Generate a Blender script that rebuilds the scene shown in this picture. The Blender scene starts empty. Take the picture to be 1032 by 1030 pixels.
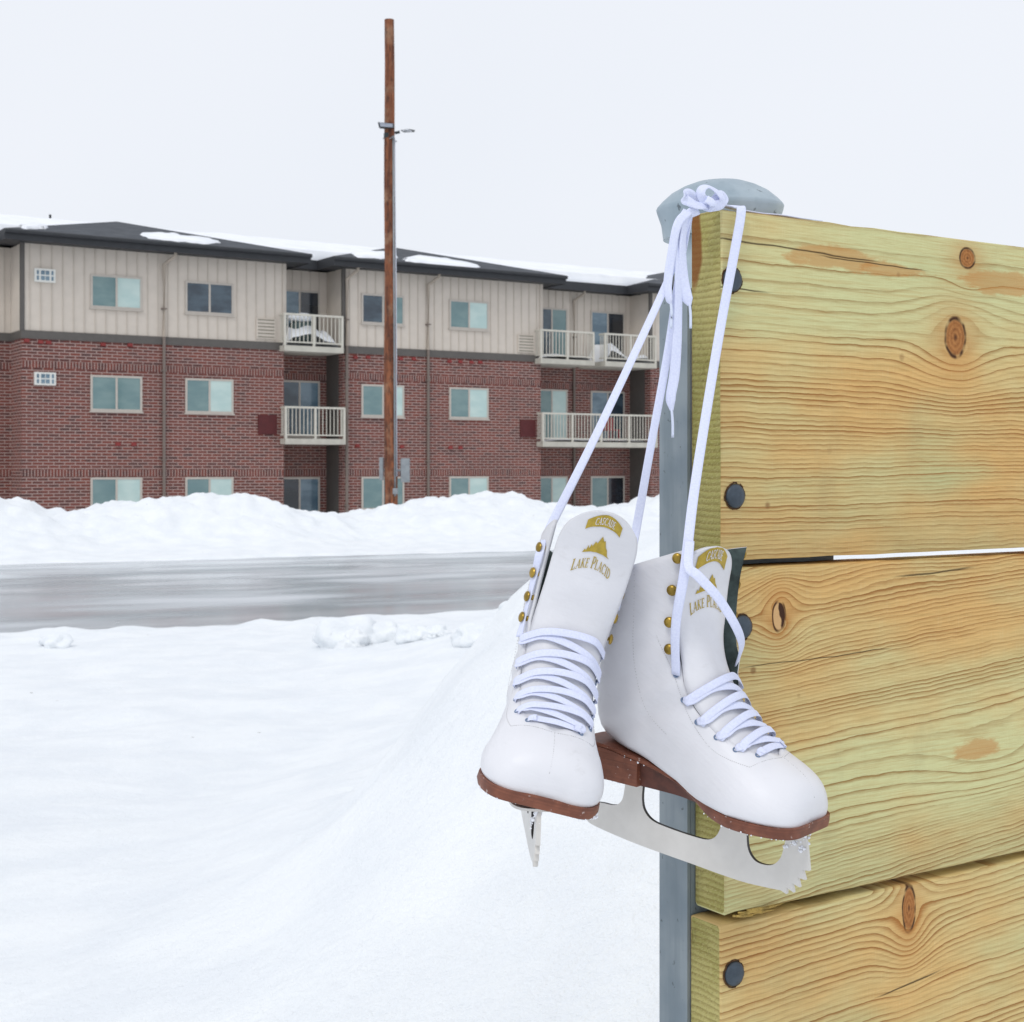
import bpy, bmesh, math, random
from mathutils import Vector, Matrix, noise, Euler
R = math.radians
S = bpy.context.scene
COL = S.collection
random.seed(7)
F = 1500.0; W0, H0 = 1032.0, 1030.0; HY = 473.0; CZ = 1.7

def at(px, py, Y):
    return Vector(((px - 516) / F * Y, Y, CZ - (py - HY) / F * Y))

# ------------------------------------------------------------------ objects
def link(o, parent=None):
    COL.objects.link(o)
    if parent: o.parent = parent
    return o
def tag(o, label=None, cat=None, group=None, kind=None):
    if label: o['label'] = label
    if cat: o['category'] = cat
    if group: o['group'] = group
    if kind: o['kind'] = kind
    return o
def empty(name, loc=(0, 0, 0), rot=(0, 0, 0), parent=None):
    o = bpy.data.objects.new(name, None); o.location = loc; o.rotation_euler = rot
    o.empty_display_size = .1
    return link(o, parent)
def mesh_obj(name, verts, faces, mats, parent=None, smooth=False, midx=None):
    me = bpy.data.meshes.new(name); me.from_pydata([tuple(v) for v in verts], [], faces); me.update()
    if not isinstance(mats, (list, tuple)): mats = [mats]
    for m in mats: me.materials.append(m)
    if midx:
        for p, i in zip(me.polygons, midx): p.material_index = i
    if smooth:
        for p in me.polygons: p.use_smooth = True
    o = bpy.data.objects.new(name, me)
    return link(o, parent)
def from_bm(name, bm, mats, parent=None, smooth=False):
    me = bpy.data.meshes.new(name); bm.to_mesh(me); bm.free()
    if not isinstance(mats, (list, tuple)): mats = [mats]
    for m in mats: me.materials.append(m)
    if smooth:
        for p in me.polygons: p.use_smooth = True
    return link(bpy.data.objects.new(name, me), parent)
def autosmooth(o, ang=35):
    for p in o.data.polygons: p.use_smooth = True
    bm = bmesh.new(); bm.from_mesh(o.data)
    for e in bm.edges:
        if len(e.link_faces) == 2 and e.calc_face_angle(0) > R(ang): e.smooth = False
    bm.to_mesh(o.data); bm.free()

class MB:
    """collects shapes for ONE mesh object"""
    def __init__(s, fr=None): s.v = []; s.f = []; s.mi = []; s.fr = fr or (lambda p: p)
    def add(s, vs, fs, mi=0):
        n = len(s.v); s.v += [Vector(s.fr(Vector(p))) for p in vs]; s.f += [tuple(i + n for i in f) for f in fs]; s.mi += [mi] * len(fs)
    def box(s, a, b, mi=0):
        x0, y0, z0 = a; x1, y1, z1 = b
        s.add([(x0, y0, z0), (x1, y0, z0), (x1, y1, z0), (x0, y1, z0), (x0, y0, z1), (x1, y0, z1), (x1, y1, z1), (x0, y1, z1)],
              [(0, 3, 2, 1), (4, 5, 6, 7), (0, 1, 5, 4), (1, 2, 6, 5), (2, 3, 7, 6), (3, 0, 4, 7)], mi)
    def tube(s, pts, r, n=8, mi=0, cap=True):
        pts = [Vector(p) for p in pts]; rr = r if isinstance(r, (list, tuple)) else [r] * len(pts)
        vs = []; fs = []
        up = Vector((0, 0, 1))
        for i, p in enumerate(pts):
            t = (pts[min(i + 1, len(pts) - 1)] - pts[max(i - 1, 0)]).normalized()
            a = t.cross(up)
            if a.length < .05: a = t.cross(Vector((1, 0, 0)))
            a.normalize(); b = a.cross(t)
            for k in range(n):
                q = 2 * math.pi * k / n
                vs.append(p + (a * math.cos(q) + b * math.sin(q)) * rr[i])
        for i in range(len(pts) - 1):
            for k in range(n):
                fs.append((i * n + k, i * n + (k + 1) % n, (i + 1) * n + (k + 1) % n, (i + 1) * n + k))
        if cap:
            fs.append(tuple(range(n - 1, -1, -1))); fs.append(tuple((len(pts) - 1) * n + k for k in range(n)))
        s.add(vs, fs, mi)
    def lathe(s, prof, c, axis=Vector((0, 0, 1)), n=24, mi=0):
        axis = Vector(axis).normalized(); a = axis.orthogonal().normalized(); b = axis.cross(a); c = Vector(c)
        vs = []; fs = []
        for r, h in prof:
            for k in range(n):
                q = 2 * math.pi * k / n
                vs.append(c + axis * h + (a * math.cos(q) + b * math.sin(q)) * max(r, 1e-5))
        for i in range(len(prof) - 1):
            for k in range(n):
                fs.append((i * n + k, i * n + (k + 1) % n, (i + 1) * n + (k + 1) % n, (i + 1) * n + k))
        fs.append(tuple(range(n - 1, -1, -1))); fs.append(tuple((len(prof) - 1) * n + k for k in range(n)))
        s.add(vs, fs, mi)
    def blob(s, c, r, sc=(1, 1, 1), sub=2, amp=.3, freq=1.5, seed=0, mi=0):
        bm = bmesh.new(); bmesh.ops.create_icosphere(bm, subdivisions=sub, radius=1)
        vs = []
        for v in bm.verts:
            d = 1 + amp * noise.noise(v.co * freq + Vector((seed * 3.1, seed * 1.7, seed)))
            vs.append(Vector(c) + Vector((v.co.x * sc[0], v.co.y * sc[1], v.co.z * sc[2])) * r * d)
        fs = [tuple(v.index for v in f.verts) for f in bm.faces]; bm.free()
        s.add(vs, fs, mi)
    def build(s, name, mats, parent=None, smooth=False, auto=None):
        o = mesh_obj(name, s.v, s.f, mats, parent, smooth, s.mi)
        if auto: autosmooth(o, auto)
        return o

def catmull(pts, n):
    pts = [Vector(p) for p in pts]; P = [2 * pts[0] - pts[1]] + pts + [2 * pts[-1] - pts[-2]]
    out = []
    for i in range(1, len(P) - 2):
        for k in range(n):
            t = k / n; a, b, c, d = P[i - 1], P[i], P[i + 1], P[i + 2]
            out.append(.5 * ((2 * b) + (c - a) * t + (2 * a - 5 * b + 4 * c - d) * t * t + (-a + 3 * b - 3 * c + d) * t ** 3))
    out.append(pts[-1]); return out
def ribbon(mb, pts, w, th, nrm, n=6, twist=None, ends=None):
    """flat woven lace along pts; nrm = flat side normal (one vector or one per control point)"""
    cp = [Vector(p) for p in pts]; P = catmull(cp, n); L = len(P)
    if isinstance(nrm, list): N = catmull([Vector(x) for x in nrm], n)
    else: N = [Vector(nrm)] * L
    K = 10; vs = []; fs = []
    for i, p in enumerate(P):
        t = (P[min(i + 1, L - 1)] - P[max(i - 1, 0)]).normalized()
        b = t.cross(N[i]).normalized(); nn = b.cross(t).normalized()
        u = i / (L - 1)
        if twist:
            a = twist(u); b, nn = b * math.cos(a) + nn * math.sin(a), nn * math.cos(a) - b * math.sin(a)
        ww = w; hh = th
        if ends:
            e = ends(u); ww *= e[0]; hh *= e[1]
        for k in range(K):
            q = 2 * math.pi * k / K; c, s_ = math.cos(q), math.sin(q)
            c = math.copysign(abs(c) ** .6, c); s_ = math.copysign(abs(s_) ** .6, s_)
            vs.append(p + b * c * ww / 2 + nn * s_ * hh / 2)
    for i in range(L - 1):
        for k in range(K): fs.append((i * K + k, i * K + (k + 1) % K, (i + 1) * K + (k + 1) % K, (i + 1) * K + k))
    fs.append(tuple(range(K - 1, -1, -1))); fs.append(tuple((L - 1) * K + k for k in range(K)))
    mb.add(vs, fs)

# ------------------------------------------------------------------ material nodes
class X:
    """node socket with arithmetic"""
    nt = None
    def __init__(s, k): s.k = k
    @staticmethod
    def m(op, *a, clamp=False):
        n = X.nt.nodes.new('ShaderNodeMath'); n.operation = op; n.use_clamp = clamp
        for i, q in enumerate(a):
            if isinstance(q, X): X.nt.links.new(q.k, n.inputs[i])
            else: n.inputs[i].default_value = q
        return X(n.outputs[0])
    def __add__(s, o): return X.m('ADD', s, o)
    __radd__ = __add__
    def __sub__(s, o): return X.m('SUBTRACT', s, o)
    def __rsub__(s, o): return X.m('SUBTRACT', o, s)
    def __mul__(s, o): return X.m('MULTIPLY', s, o)
    __rmul__ = __mul__
    def __truediv__(s, o): return X.m('DIVIDE', s, o)
def xsm(v, a, b):
    n = X.nt.nodes.new('ShaderNodeMapRange'); n.interpolation_type = 'SMOOTHSTEP'
    X.nt.links.new(v.k, n.inputs[0]); n.inputs[1].default_value = a; n.inputs[2].default_value = b
    return X(n.outputs[0])
def xvec(x, y, z):
    n = X.nt.nodes.new('ShaderNodeCombineXYZ')
    for i, q in enumerate((x, y, z)):
        if isinstance(q, X): X.nt.links.new(q.k, n.inputs[i])
        else: n.inputs[i].default_value = q
    return X(n.outputs[0])
def xnoise(vec, scale, detail=3, rough=.5, dim='3D'):
    n = X.nt.nodes.new('ShaderNodeTexNoise'); n.inputs['Scale'].default_value = scale; n.inputs['Detail'].default_value = detail
    n.inputs['Roughness'].default_value = rough; X.nt.links.new(vec.k, n.inputs['Vector']); return X(n.outputs[0])
def xmix(f, a, b):
    n = X.nt.nodes.new('ShaderNodeMix'); n.data_type = 'RGBA'
    for i, q in ((0, f), (6, a), (7, b)):
        if isinstance(q, X): X.nt.links.new(q.k, n.inputs[i])
        elif i == 0: n.inputs[0].default_value = q
        else: n.inputs[i].default_value = (*q, 1)
    return X(n.outputs[2])
def xcurve(v, pts):
    n = X.nt.nodes.new('ShaderNodeFloatCurve'); c = n.mapping.curves[0]
    c.points[0].location = pts[0]; c.points[1].location = pts[-1]
    for p in pts[1:-1]: c.points.new(*p)
    for p in c.points: p.handle_type = 'AUTO_CLAMPED'
    n.mapping.use_clip = False; n.mapping.update(); X.nt.links.new(v.k, n.inputs[1]); return X(n.outputs[0])
def xgauss(x, z, cx, cz, sx, sz):
    a = (x - cx) / sx; b = (z - cz) / sz
    return X.m('EXPONENT', (a * a + b * b) * -1.0)
def coords(kind='Object'):
    n = X.nt.nodes.new('ShaderNodeTexCoord'); s = X.nt.nodes.new('ShaderNodeSeparateXYZ')
    X.nt.links.new(n.outputs[kind], s.inputs[0]); return X(n.outputs[kind]), X(s.outputs[0]), X(s.outputs[1]), X(s.outputs[2])
def srgb(r, g, b, k=1.0):
    f = lambda c: (c / 255 / 12.92 if c / 255 <= .04045 else ((c / 255 + .055) / 1.055) ** 2.4) * k
    return (f(r), f(g), f(b))
def newmat(name):
    m = bpy.data.materials.new(name); m.use_nodes = True; X.nt = m.node_tree
    return m, m.node_tree.nodes['Principled BSDF']
def setv(b, name, v):
    if isinstance(v, X): X.nt.links.new(v.k, b.inputs[name])
    elif isinstance(v, tuple): b.inputs[name].default_value = (*v, 1)
    else: b.inputs[name].default_value = v
def bump(b, h, strength=.3, dist=.001):
    n = X.nt.nodes.new('ShaderNodeBump'); n.inputs['Strength'].default_value = strength; n.inputs['Distance'].default_value = dist
    X.nt.links.new(h.k, n.inputs['Height']); X.nt.links.new(n.outputs[0], b.inputs['Normal'])
def simple(name, col, rough=.6, var=.15, scale=20, bstr=0., bdist=.001, metal=0., spec=None):
    m, b = newmat(name); v, x, y, z = coords()
    n = xnoise(v, scale, 4, .6); c2 = tuple(max(0, c * (1 - 2 * var)) for c in col)
    setv(b, 'Base Color', xmix(xsm(n, .3, .7), c2, col)); setv(b, 'Roughness', rough); setv(b, 'Metallic', metal)
    if spec is not None: setv(b, 'Specular IOR Level', spec)
    if bstr: bump(b, n, bstr, bdist)
    return m

# ================================================================== FENCE GEOMETRY
UB = Vector((.836, .549, 0)); NB = Vector((-.549, .836, 0))      # along the boards / towards their back
FO = Vector((.169, 1.2, 0))
ang_f = math.atan2(.549, .836)
def fb(px, py):   # photo point on the front plane of the boards -> (along, z)
    k = (px - 516) / F; t = (k * 1.2 - .169) / (.836 - .549 * k); Y = 1.2 + .549 * t
    return t, CZ - (py - HY) / F * Y

cxs = lambda k: k * 50.
def wood(name, x0, z0, h, phase_pts, nlines, knots, hills, tanpts, tilt=0., cracks=(), seed=0., stains=(), wav=.012):
    m, b = newmat(name); v, x, y, z = coords()
    sv = xvec(x + seed, y, z + seed * 2)
    low = xnoise(xvec(x * 2.2 + seed, 0., z * 9.), 1.0, 2) - .5
    mid = xnoise(xvec(x * 9. + seed, 0., z * 30.), 1.0, 2) - .5
    fin = xnoise(xvec(x * 45. + seed, 0., z * 60.), 1.0, 2) - .5
    w = z + (xnoise(xvec(x * 26. + seed, 9., z * 16.), 1., 3) - .5) * .004 + low * wav + mid * .0035 + fin * .0013 + (xnoise(xvec(x * 160., 5., z * 90.), 1., 2) - .5) * .0006 + x * tilt
    for (kx, kz, ra, rb, amp) in knots:
        g = xgauss(x, z, kx, kz, ra * 4.2, rb * 2.4)
        w = w - (z - kz) * g * amp
        g2 = xgauss(x, z, kx, kz, ra * 2.2, rb * 1.5)
        w = w - (z - kz) * g2 * amp * .35
    for (kx, kz, sx, sz, amp) in hills:
        w = w + xgauss(x, z, kx, kz, sx, sz) * amp
    ph = xcurve(w / h, phase_pts) * nlines
    fr = X.m('FRACT', ph); ln = X.m('FLOOR', ph)
    rn = X.m('FRACT', X.m('SINE', ln * 12.9898 + seed) * 43758.5)
    rn = X.m('ABSOLUTE', rn)
    wpts = []
    for (a0_, b0_), (a1_, b1_) in zip(phase_pts, phase_pts[1:]):
        dens = (b1_ - b0_) / (a1_ - a0_) * nlines / h; wf_ = min(.5, .0021 * dens)
        wpts += [(a0_ + (a1_ - a0_) * .3, wf_), (a0_ + (a1_ - a0_) * .7, wf_)]
    wf = xcurve(w / h, [(0, wpts[0][1])] + wpts + [(1, wpts[-1][1])])
    tl_ = (fr - 1.0) / wf + 1.0
    ts_ = (fr - 1.0) / (wf * 2.4) + 1.0
    line = X.m('MAXIMUM', xsm(tl_, .0, .8) * (rn * .4 + .6), xsm(ts_, .0, 1.0) * .72) * (1.0 - xsm(tl_, .82, 1.0))
    fade = xnoise(xvec(x * 6. + seed, 3., z * 26.), 1.0, 3)
    fib = xnoise(xvec(x * 40., 0., z * 1400.), 1.0, 3, .6); fb2 = xnoise(xvec(x * 12. + seed, 0., z * 420.), 1.0, 4, .65); mill = xnoise(xvec(x * 700., 0., z * 60.), 1., 2)
    line = line * (fib * 1.2 + .35) * (rn * .6 + .4) * (xsm(fade, .25, .6) * .45 + .55)
    blot = xnoise(xvec(x * 7. + seed * 3, 1., z * 16.), 1.0, 3)
    tan = xsm(xcurve(z / h, tanpts) + (blot - .5) * 1.6 + (low * -.6), .0, 1.)
    base = xmix(tan, srgb(210, 210, 156), srgb(224, 182, 116))
    base = xmix(xsm(xnoise(xvec(x * 3. + seed, 7., z * 9.), 1.0, 2), .52, .72) * .85, base, srgb(186, 201, 150))
    base = xmix(xsm(fib, .35, .75) * .34, base, srgb(170, 146, 90))
    base = xmix(xsm(fb2, .42, .72) * .5, base, srgb(184, 152, 94)); base = xmix(xsm(mill, .5, .8) * .12, base, srgb(232, 222, 180))
    dark = xmix(tan, srgb(146, 112, 58), srgb(150, 96, 44))
    c = xmix(xsm(line, .0, .75) * .92, base, dark)
    for (kx, kz, ra, rb) in stains:
        n_ = xnoise(xvec(x * 26. + cxs(kx), 2., z * 90.), 1.0, 5, .7) - .5
        g = xsm(xgauss(x, z, kx, kz, ra * 1.3, rb * 1.2) + n_ * 1.3, .40, .66)
        c = xmix(g * .6, c, srgb(190, 130, 66))
    for (kx, kz, ra, rb, amp) in knots:
        dx = (x - kx) / ra; dz = (z - kz) / rb
        r = X.m('SQRT', dx * dx + dz * dz) + fin * .25
        halo = xgauss(x, z, kx, kz, ra * 2.4, rb * 2.0)
        c = xmix(halo * .55, c, srgb(190, 124, 58))
        rings = X.m('SINE', r * 20. + fade * 6.) * .22 + xnoise(xvec(x * 120., 0., z * 120.), 1., 3) * .8
        kc = xmix(rings, srgb(150, 95, 48), srgb(188, 130, 74))
        kc = xmix(xsm(r, .0, .25), srgb(90, 55, 30), kc); kc = xmix(xsm(xnoise(xvec(x * 260., 0., z * 260.), 1., 4, .7), .45, .7) * .5, kc, srgb(104, 60, 30))
        if name.endswith('middle'):
            hole = xsm(dx + xnoise(xvec(x * 90., 0., z * 90.), 1., 3) * 1.0 - .55 + dz * .25, .0, .22); kc = xmix(hole, srgb(206, 166, 116), srgb(62, 34, 18))
        c = xmix(1.0 - xsm(r, .86, .98), c, kc)
        rim = xsm(r, .82, .98) * (1.0 - xsm(r, 1.02, 1.2))
        c = xmix(rim * xsm(xnoise(xvec(x * 70., 0., z * 70.), 1., 1), .30, .55), c, srgb(70, 40, 20))
    crk = None
    for (cx0, cx1, cz, wd, sl) in cracks:
        zz = z - cz - (x - cx0) * sl - mid * .006 - fin * .0015
        taper = xsm(x, cx0 - .02, cx0 + .01) * (1.0 - xsm(x, cx1 - .03, cx1))
        k = (1.0 - xsm(X.m('ABSOLUTE', zz), 0., wd)) * taper
        crk = k if crk is None else X.m('MAXIMUM', crk, k)
    if crk is not None: c = xmix(crk * .9, c, srgb(66, 48, 24))
    # small dark specks and pin knots
    vn = X.nt.nodes.new('ShaderNodeTexVoronoi'); vn.inputs['Scale'].default_value = 20.; vn.inputs['Randomness'].default_value = 1.
    X.nt.links.new(xvec(x + seed, 0., z * 1.0).k, vn.inputs['Vector'])
    sp = (1.0 - xsm(X(vn.outputs['Distance']), .03, .09)) * xsm(xnoise(sv, 6., 1), .52, .6)
    c = xmix(sp * .75, c, srgb(120, 78, 44))
    grime = xnoise(xvec(x * 14., y, z * 5.), 1.0, 5, .65)
    c = xmix(xsm(grime, .55, .8) * .18, c, srgb(130, 120, 88))
    setv(b, 'Base Color', c); setv(b, 'Roughness', .72); setv(b, 'Specular IOR Level', .25)
    hgt = line * -.8 + fib * .8 + fb2 * .6 + mill * .3 + grime * .3
    if crk is not None: hgt = hgt - crk * 3.
    bump(b, hgt, .6, .0008)
    return m
def endgrain(name, cy, cz, stain=None, seed=0.):
    m, b = newmat(name); v, x, y, z = coords()
    n1 = xnoise(v, 38., 3) - .5
    r = X.m('SQRT', (y - cy) * (y - cy) + (z - cz) * (z - cz)) + n1 * .004
    fr = X.m('FRACT', r * 190.)
    line = xsm(fr, .2, .8) * (1.0 - xsm(fr, .88, 1.0))
    saw = xnoise(xvec(0., y * 300., z * 900. + y * 260.), 1., 2)
    ray = xnoise(xvec(seed, (y - cy) * 900. / 1., (z - cz) * 90.), 1., 2)
    vn = X.nt.nodes.new('ShaderNodeTexVoronoi'); vn.feature = 'DISTANCE_TO_EDGE'; vn.inputs['Scale'].default_value = 1.
    X.nt.links.new(xvec(0., y * 60., z * 110. + n1 * 3.).k, vn.inputs['Vector'])
    chk = (1.0 - xsm(X(vn.outputs[0]), .0, .05)) * xsm(xnoise(v, 22., 1), .5, .6)
    big = xnoise(v, 16., 4)
    c = xmix(xsm(big, .3, .7), srgb(158, 152, 88), srgb(188, 178, 118))
    c = xmix(line * .42, c, srgb(112, 92, 44)); c = xmix(xsm(saw, .45, .75) * .45, c, srgb(198, 188, 134)); c = xmix(xsm(xnoise(xvec(0., y * 500. + z * 260., z * 420.), 1., 3, .7), .52, .72) * .5, c, srgb(92, 84, 38))
    c = xmix(chk * .25, c, srgb(70, 56, 28))
    if stain:
        g = xsm(xgauss(y, z, *stain) + n1 * .4, .35, .6); c = xmix(g * .85, c, srgb(124, 70, 34))
    setv(b, 'Base Color', c); setv(b, 'Roughness', .85); setv(b, 'Specular IOR Level', .15)
    bump(b, line * -.6 + saw * 1.2 + ray * .4, .6, .0007)
    return m

galv = None
def mat_galv(name='galvanized_steel', dark=1.0):
    m, b = newmat(name); v, x, y, z = coords()
    st = xnoise(xvec(x * 60., y * 60., z * 6.), 1., 4, .6); sp = xnoise(v, 130., 3); bg = xnoise(v, 14., 4)
    c = xmix(xsm(bg, .3, .7), srgb(160, 177, 188, dark), srgb(198, 210, 216, dark))
    c = xmix(xsm(st, .45, .8) * .5, c, srgb(134, 153, 164, dark))
    c = xmix(xsm(sp, .68, .74) * .7, c, srgb(66, 74, 78))
    setv(b, 'Base Color', c); setv(b, 'Metallic', .08); setv(b, 'Roughness', .5)
    bump(b, st + sp, .2, .0005); return m
galv = mat_galv(); galv_dark = mat_galv('dark_bracket_steel', .5)  # darker copy of the galvanized steel, used on the bracket behind the boards

fence = empty('board_fence', (FO.x, FO.y, .3), (0, 0, ang_f))
tag(fence, 'pale green timber board fence bolted to a galvanized post, the skates hanging from it', 'fence')

def plank(name, u0, z0, z1, mat, emat, label=None, chips=(), seed=0, slope=0.):
    Lg = 2.44; th = .038
    bm = bmesh.new()
    nx = 60; nz = 8
    h = z1 - z0
    # slightly uneven box : front/back grid faces
    xs = [0, .001] + [Lg * (i / nx) ** 1.3 for i in range(1, nx + 1)]
    def P(xx, yy, zz):
        e = .0012 * noise.noise(Vector((xx * 9 + seed, zz * 9, yy * 9)))
        edge = 0
        if zz < h * .5: 
            edge = .0010 * noise.noise(Vector((xx * 30, seed, 1)))
            for (cx, cw, ch) in chips: 
                if yy < .01: edge += ch * max(0, 1 - abs(xx - cx) / cw) * (.6 + .4 * noise.noise(Vector((xx * 300, 2, seed))))
        else: edge = -.0007 + .0010 * noise.noise(Vector((xx * 30, seed, 9)))
        kk = 1 if (zz < .001 or zz > h - .001) else 0
        return Vector((xx, yy + e * .4, zz + edge * kk))
    rb = .0022
    ring = [(0, rb), (0, h * .25), (0, h * .5), (0, h * .75), (0, h - rb), (rb, h), (th - rb, h), (th, h - rb), (th, h * .5), (th, rb), (th - rb, 0), (rb, 0)]
    rows = []
    for i, xx in enumerate(xs):
        sh = .0015 if i == 0 else 0
        r_ = []
        for (yy, zz) in ring:
            y2 = yy + (sh if yy < th / 2 else -sh); z2 = zz + (sh if zz < h / 2 else -sh) * (1 if zz < rb * 1.1 or zz > h - rb * 1.1 else 0)
            if i == 0:
                jig = .0008 * noise.noise(Vector((yy * 200, zz * 40, seed)))
            else: jig = 0
            r_.append(bm.verts.new(P(xx + jig, y2, z2)))
        rows.append(r_)
    n = len(ring)
    for i in range(len(xs) - 1):
        for k in range(n):
            bm.faces.new((rows[i][k], rows[i][(k + 1) % n], rows[i + 1][(k + 1) % n], rows[i + 1][k]))
    f0 = bm.faces.new(rows[0][::-1]); f0.material_index = 1
    f1 = bm.faces.new(rows[-1]); f1.material_index = 1
    bmesh.ops.recalc_face_normals(bm, faces=bm.faces)
    o = from_bm('plank', bm, [mat, emat], fence)
    o.location = (u0, 0, z0 - .3)
    if label: o['label'] = label
    autosmooth(o, 50)
    return o
def bolt(pl, u, z, r=.0098, dome=.0035, u0=0, z0=0, tilt=0):
    mb = MB()
    mb.lathe([(r, -.001), (r, .0006), (r * .93, dome * .5), (r * .7, dome * .82), (r * .35, dome * .98), (0, dome)], (u - u0, -.0012, z - z0), (0, -1, 0), 28)
    o = mb.build('bolt_head', M_bolt, pl, auto=60)
    mb = MB()  # torn wood around the bolt
    for k in range(18):
        q = 2 * math.pi * k / 18; rr = r * (1.03 + .12 * random.random())
        mb.tube([(u - u0 + math.cos(q) * rr, -.0006, z - z0 + math.sin(q) * rr), (u - u0 + math.cos(q + .35) * rr, -.0006, z - z0 + math.sin(q + .35) * rr)], .0007, 5)
    mb.build('crushed_wood_rim', M_dkwood, o)
M_bolt = simple('bolt_steel', srgb(78, 88, 98), .45, .15, 90, .3, .0004, .6)
M_dkwood = simple('crushed_wood', srgb(96, 66, 36), .9, .3, 200)
M_splinter = simple('splintered_wood', srgb(196, 166, 90), .85, .25, 120)

# plank 1 (top)
z1b, z1t = 1.626, 1.911; h1 = z1t - z1b
def kp(px, py, ra, rb, amp, u0, z0):
    t, z = fb(px, py); s = 1250 / (1 + .549 * t / 1.2)
    return (t - u0, z - z0, ra / s * 1.25, rb / s, amp)
zc = lambda py, hh, zz0: (fb(727, py)[1] - zz0) / hh
w1 = wood('treated_pine_top', 0, 0, h1,
    [(0, 0), (.63, .82), (.80, .94), (1, 1)], 54,
    [kp(963, 340, 12, 19, .95, 0, z1b), kp(975, 260, 9, 10, .6, 0, z1b)],
    [(*kp(975, 290, 1, 1, 0, 0, z1b)[:2], .035, .012, .014)],
    [(0, .62), (.55, .72), (.72, .2), (1, .05)], cracks=[(.0, .19, z1t - z1b - .0245, .0011, -.03), (.0, .06, .221, .0009, -.02), (.12, .25, .255, .0008, -.03)],
    seed=3.1, stains=[(*kp(840, 260, 1, 1, 0, 0, z1b)[:2], .05, .010), (*kp(900, 272, 1, 1, 0, 0, z1b)[:2], .04, .006), (*kp(1010, 285, 1, 1, 0, 0, z1b)[:2], .05, .012)])
e1 = endgrain('end_grain_top', .01, .55, stain=(.034, .26, .011, .045), seed=1.)
p1 = plank('plank', 0, z1b, z1t, w1, e1, 'top plank with two round knots and a rust stain on its cut end', seed=1)
bolt(p1, *fb(737, 282), u0=0, z0=z1b); bolt(p1, *fb(740, 500), u0=0, z0=z1b)
# plank 2
z2b, z2t = 1.339, 1.6205; h2 = z2t - z2b
w2 = wood('treated_pine_middle', 0, 0, h2,
    [(0, 0), (.17, .20), (.30, .255), (.46, .33), (.62, .52), (1, 1)], 62,
    [kp(785, 621, 7, 15, 1.0, .004, z2b)],
    [(*kp(1010, 765, 1, 1, 0, .004, z2b)[:2], .11, .030, .030), (*kp(880, 572, 1, 1, 0, .004, z2b)[:2], .10, .02, -.010)],
    [(0, .2), (.12, .15), (.3, .1), (.5, .35), (.75, .7), (1, .8)], tilt=-.075,
    cracks=[(.21, .31, .267, .0014, .03), (.03, .2, .2, .0006, .02)], seed=9.7,
    stains=[(*kp(985, 755, 1, 1, 0, .004, z2b)[:2], .03, .009)])
e2 = endgrain('end_grain_middle', .02, -.2, seed=5.)
p2 = plank('plank', .004, z2b, z2t, w2, e2, 'middle plank with an open knot hole beside the right skate', chips=((.02, .018, .004),), seed=2)
bolt(p2, *fb(747, 632), u0=.004, z0=z2b)
# plank 3
z3b, z3t = 1.05, 1.3325; h3 = z3t - z3b
w3 = wood('treated_pine_low', 0, 0, h3, [(0, 0), (.5, .5), (1, 1)], 52,
    [(fb(917, 915)[0], fb(917, 915)[1] - z3b, .008, .02, .9)], [(.12, .10, .1, .02, .012)],
    [(0, .5), (.6, .55), (.8, .7), (1, .4)], tilt=-.05, cracks=[(.19, .27, .19, .0012, .12)], seed=21.3)
e3 = endgrain('end_grain_low', .02, .02, seed=8.)
p3 = plank('plank', -.001, z3b, z3t, w3, e3, 'lowest visible plank with a wedge shaped knot scar', seed=3)
bolt(p3, *fb(739, 981), u0=-.001, z0=z3b)
p4 = plank('plank', .002, z3b - .29, z3b - .008, w3, e2, seed=4)
# splinters on the torn lower corner of plank 2
mb = MB()
for k in range(16):
    a = Vector((.002 + random.random() * .03, -.0005 - random.random() * .0015, -.0015 + random.random() * .003))
    b_ = a + Vector((.010 + random.random() * .03, -.002 * random.random(), random.uniform(-.003, .002)))
    mb.tube([a, a.lerp(b_, .5) + Vector((0, -.001, random.uniform(-.001, .001))), b_], [.0009, .0008, .0002], 4)
mb.build('splinters', M_splinter, p2)
mb = MB()
for k in range(26):
    a = Vector((random.random() * .03, -.0005 - random.random() * .003, .085 + random.random() * .008 - .0))
    b_ = a + Vector((.008 + random.random() * .04, -.001, -.002 + random.random() * .004))
    mb.tube([a, a.lerp(b_, .5), b_], [.0014, .0012, .0002], 4)
mb.build('splinters', M_splinter, p3)
# post
pu, pn = .074, .038 + .0445
mb = MB(); rp = .0425
mb.lathe([(rp, -.3), (rp, 1.912 - .3)], (pu, pn, 0), (0, 0, 1), 48)
post = mb.build('post', galv, fence, auto=40)
mb = MB(); zc0 = 1.7 + (473 - 240) / F * 1.31 - .3
mb.lathe([(.0440, .0005), (.0475, 0), (.0500, -.001), (.0505, .004), (.0515, .012), (.0550, .0225), (.0557, .0255), (.0550, .0272), (.0505, .0320), (.043, .0385), (.033, .0440), (.022, .0480), (.011, .0500), (0, .0505)][::1], (pu - .003, pn, zc0), (-.02, 0, 1), 56)
cap = mb.build('post_cap', mat_galv('cap_galvanized', .86), post, auto=40)
mb = MB(); mb.box((-.0, .0385, .72), (.165, .0415, 1.55)); mb.box((-.0035, .0385, .72), (-.0005, .075, 1.55))
mb.build('bracket_channel', galv_dark, fence)
for z in (.9, 1.09, 1.37, .64):
    mb = MB(); mb.lathe([(.0035, 0), (.0035, .001), (.001, .0014)], (pu - .0272, pn - .0326, z), (-.64, -.77, 0), 10); mb.build('rust_pit', M_bolt, post)

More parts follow.
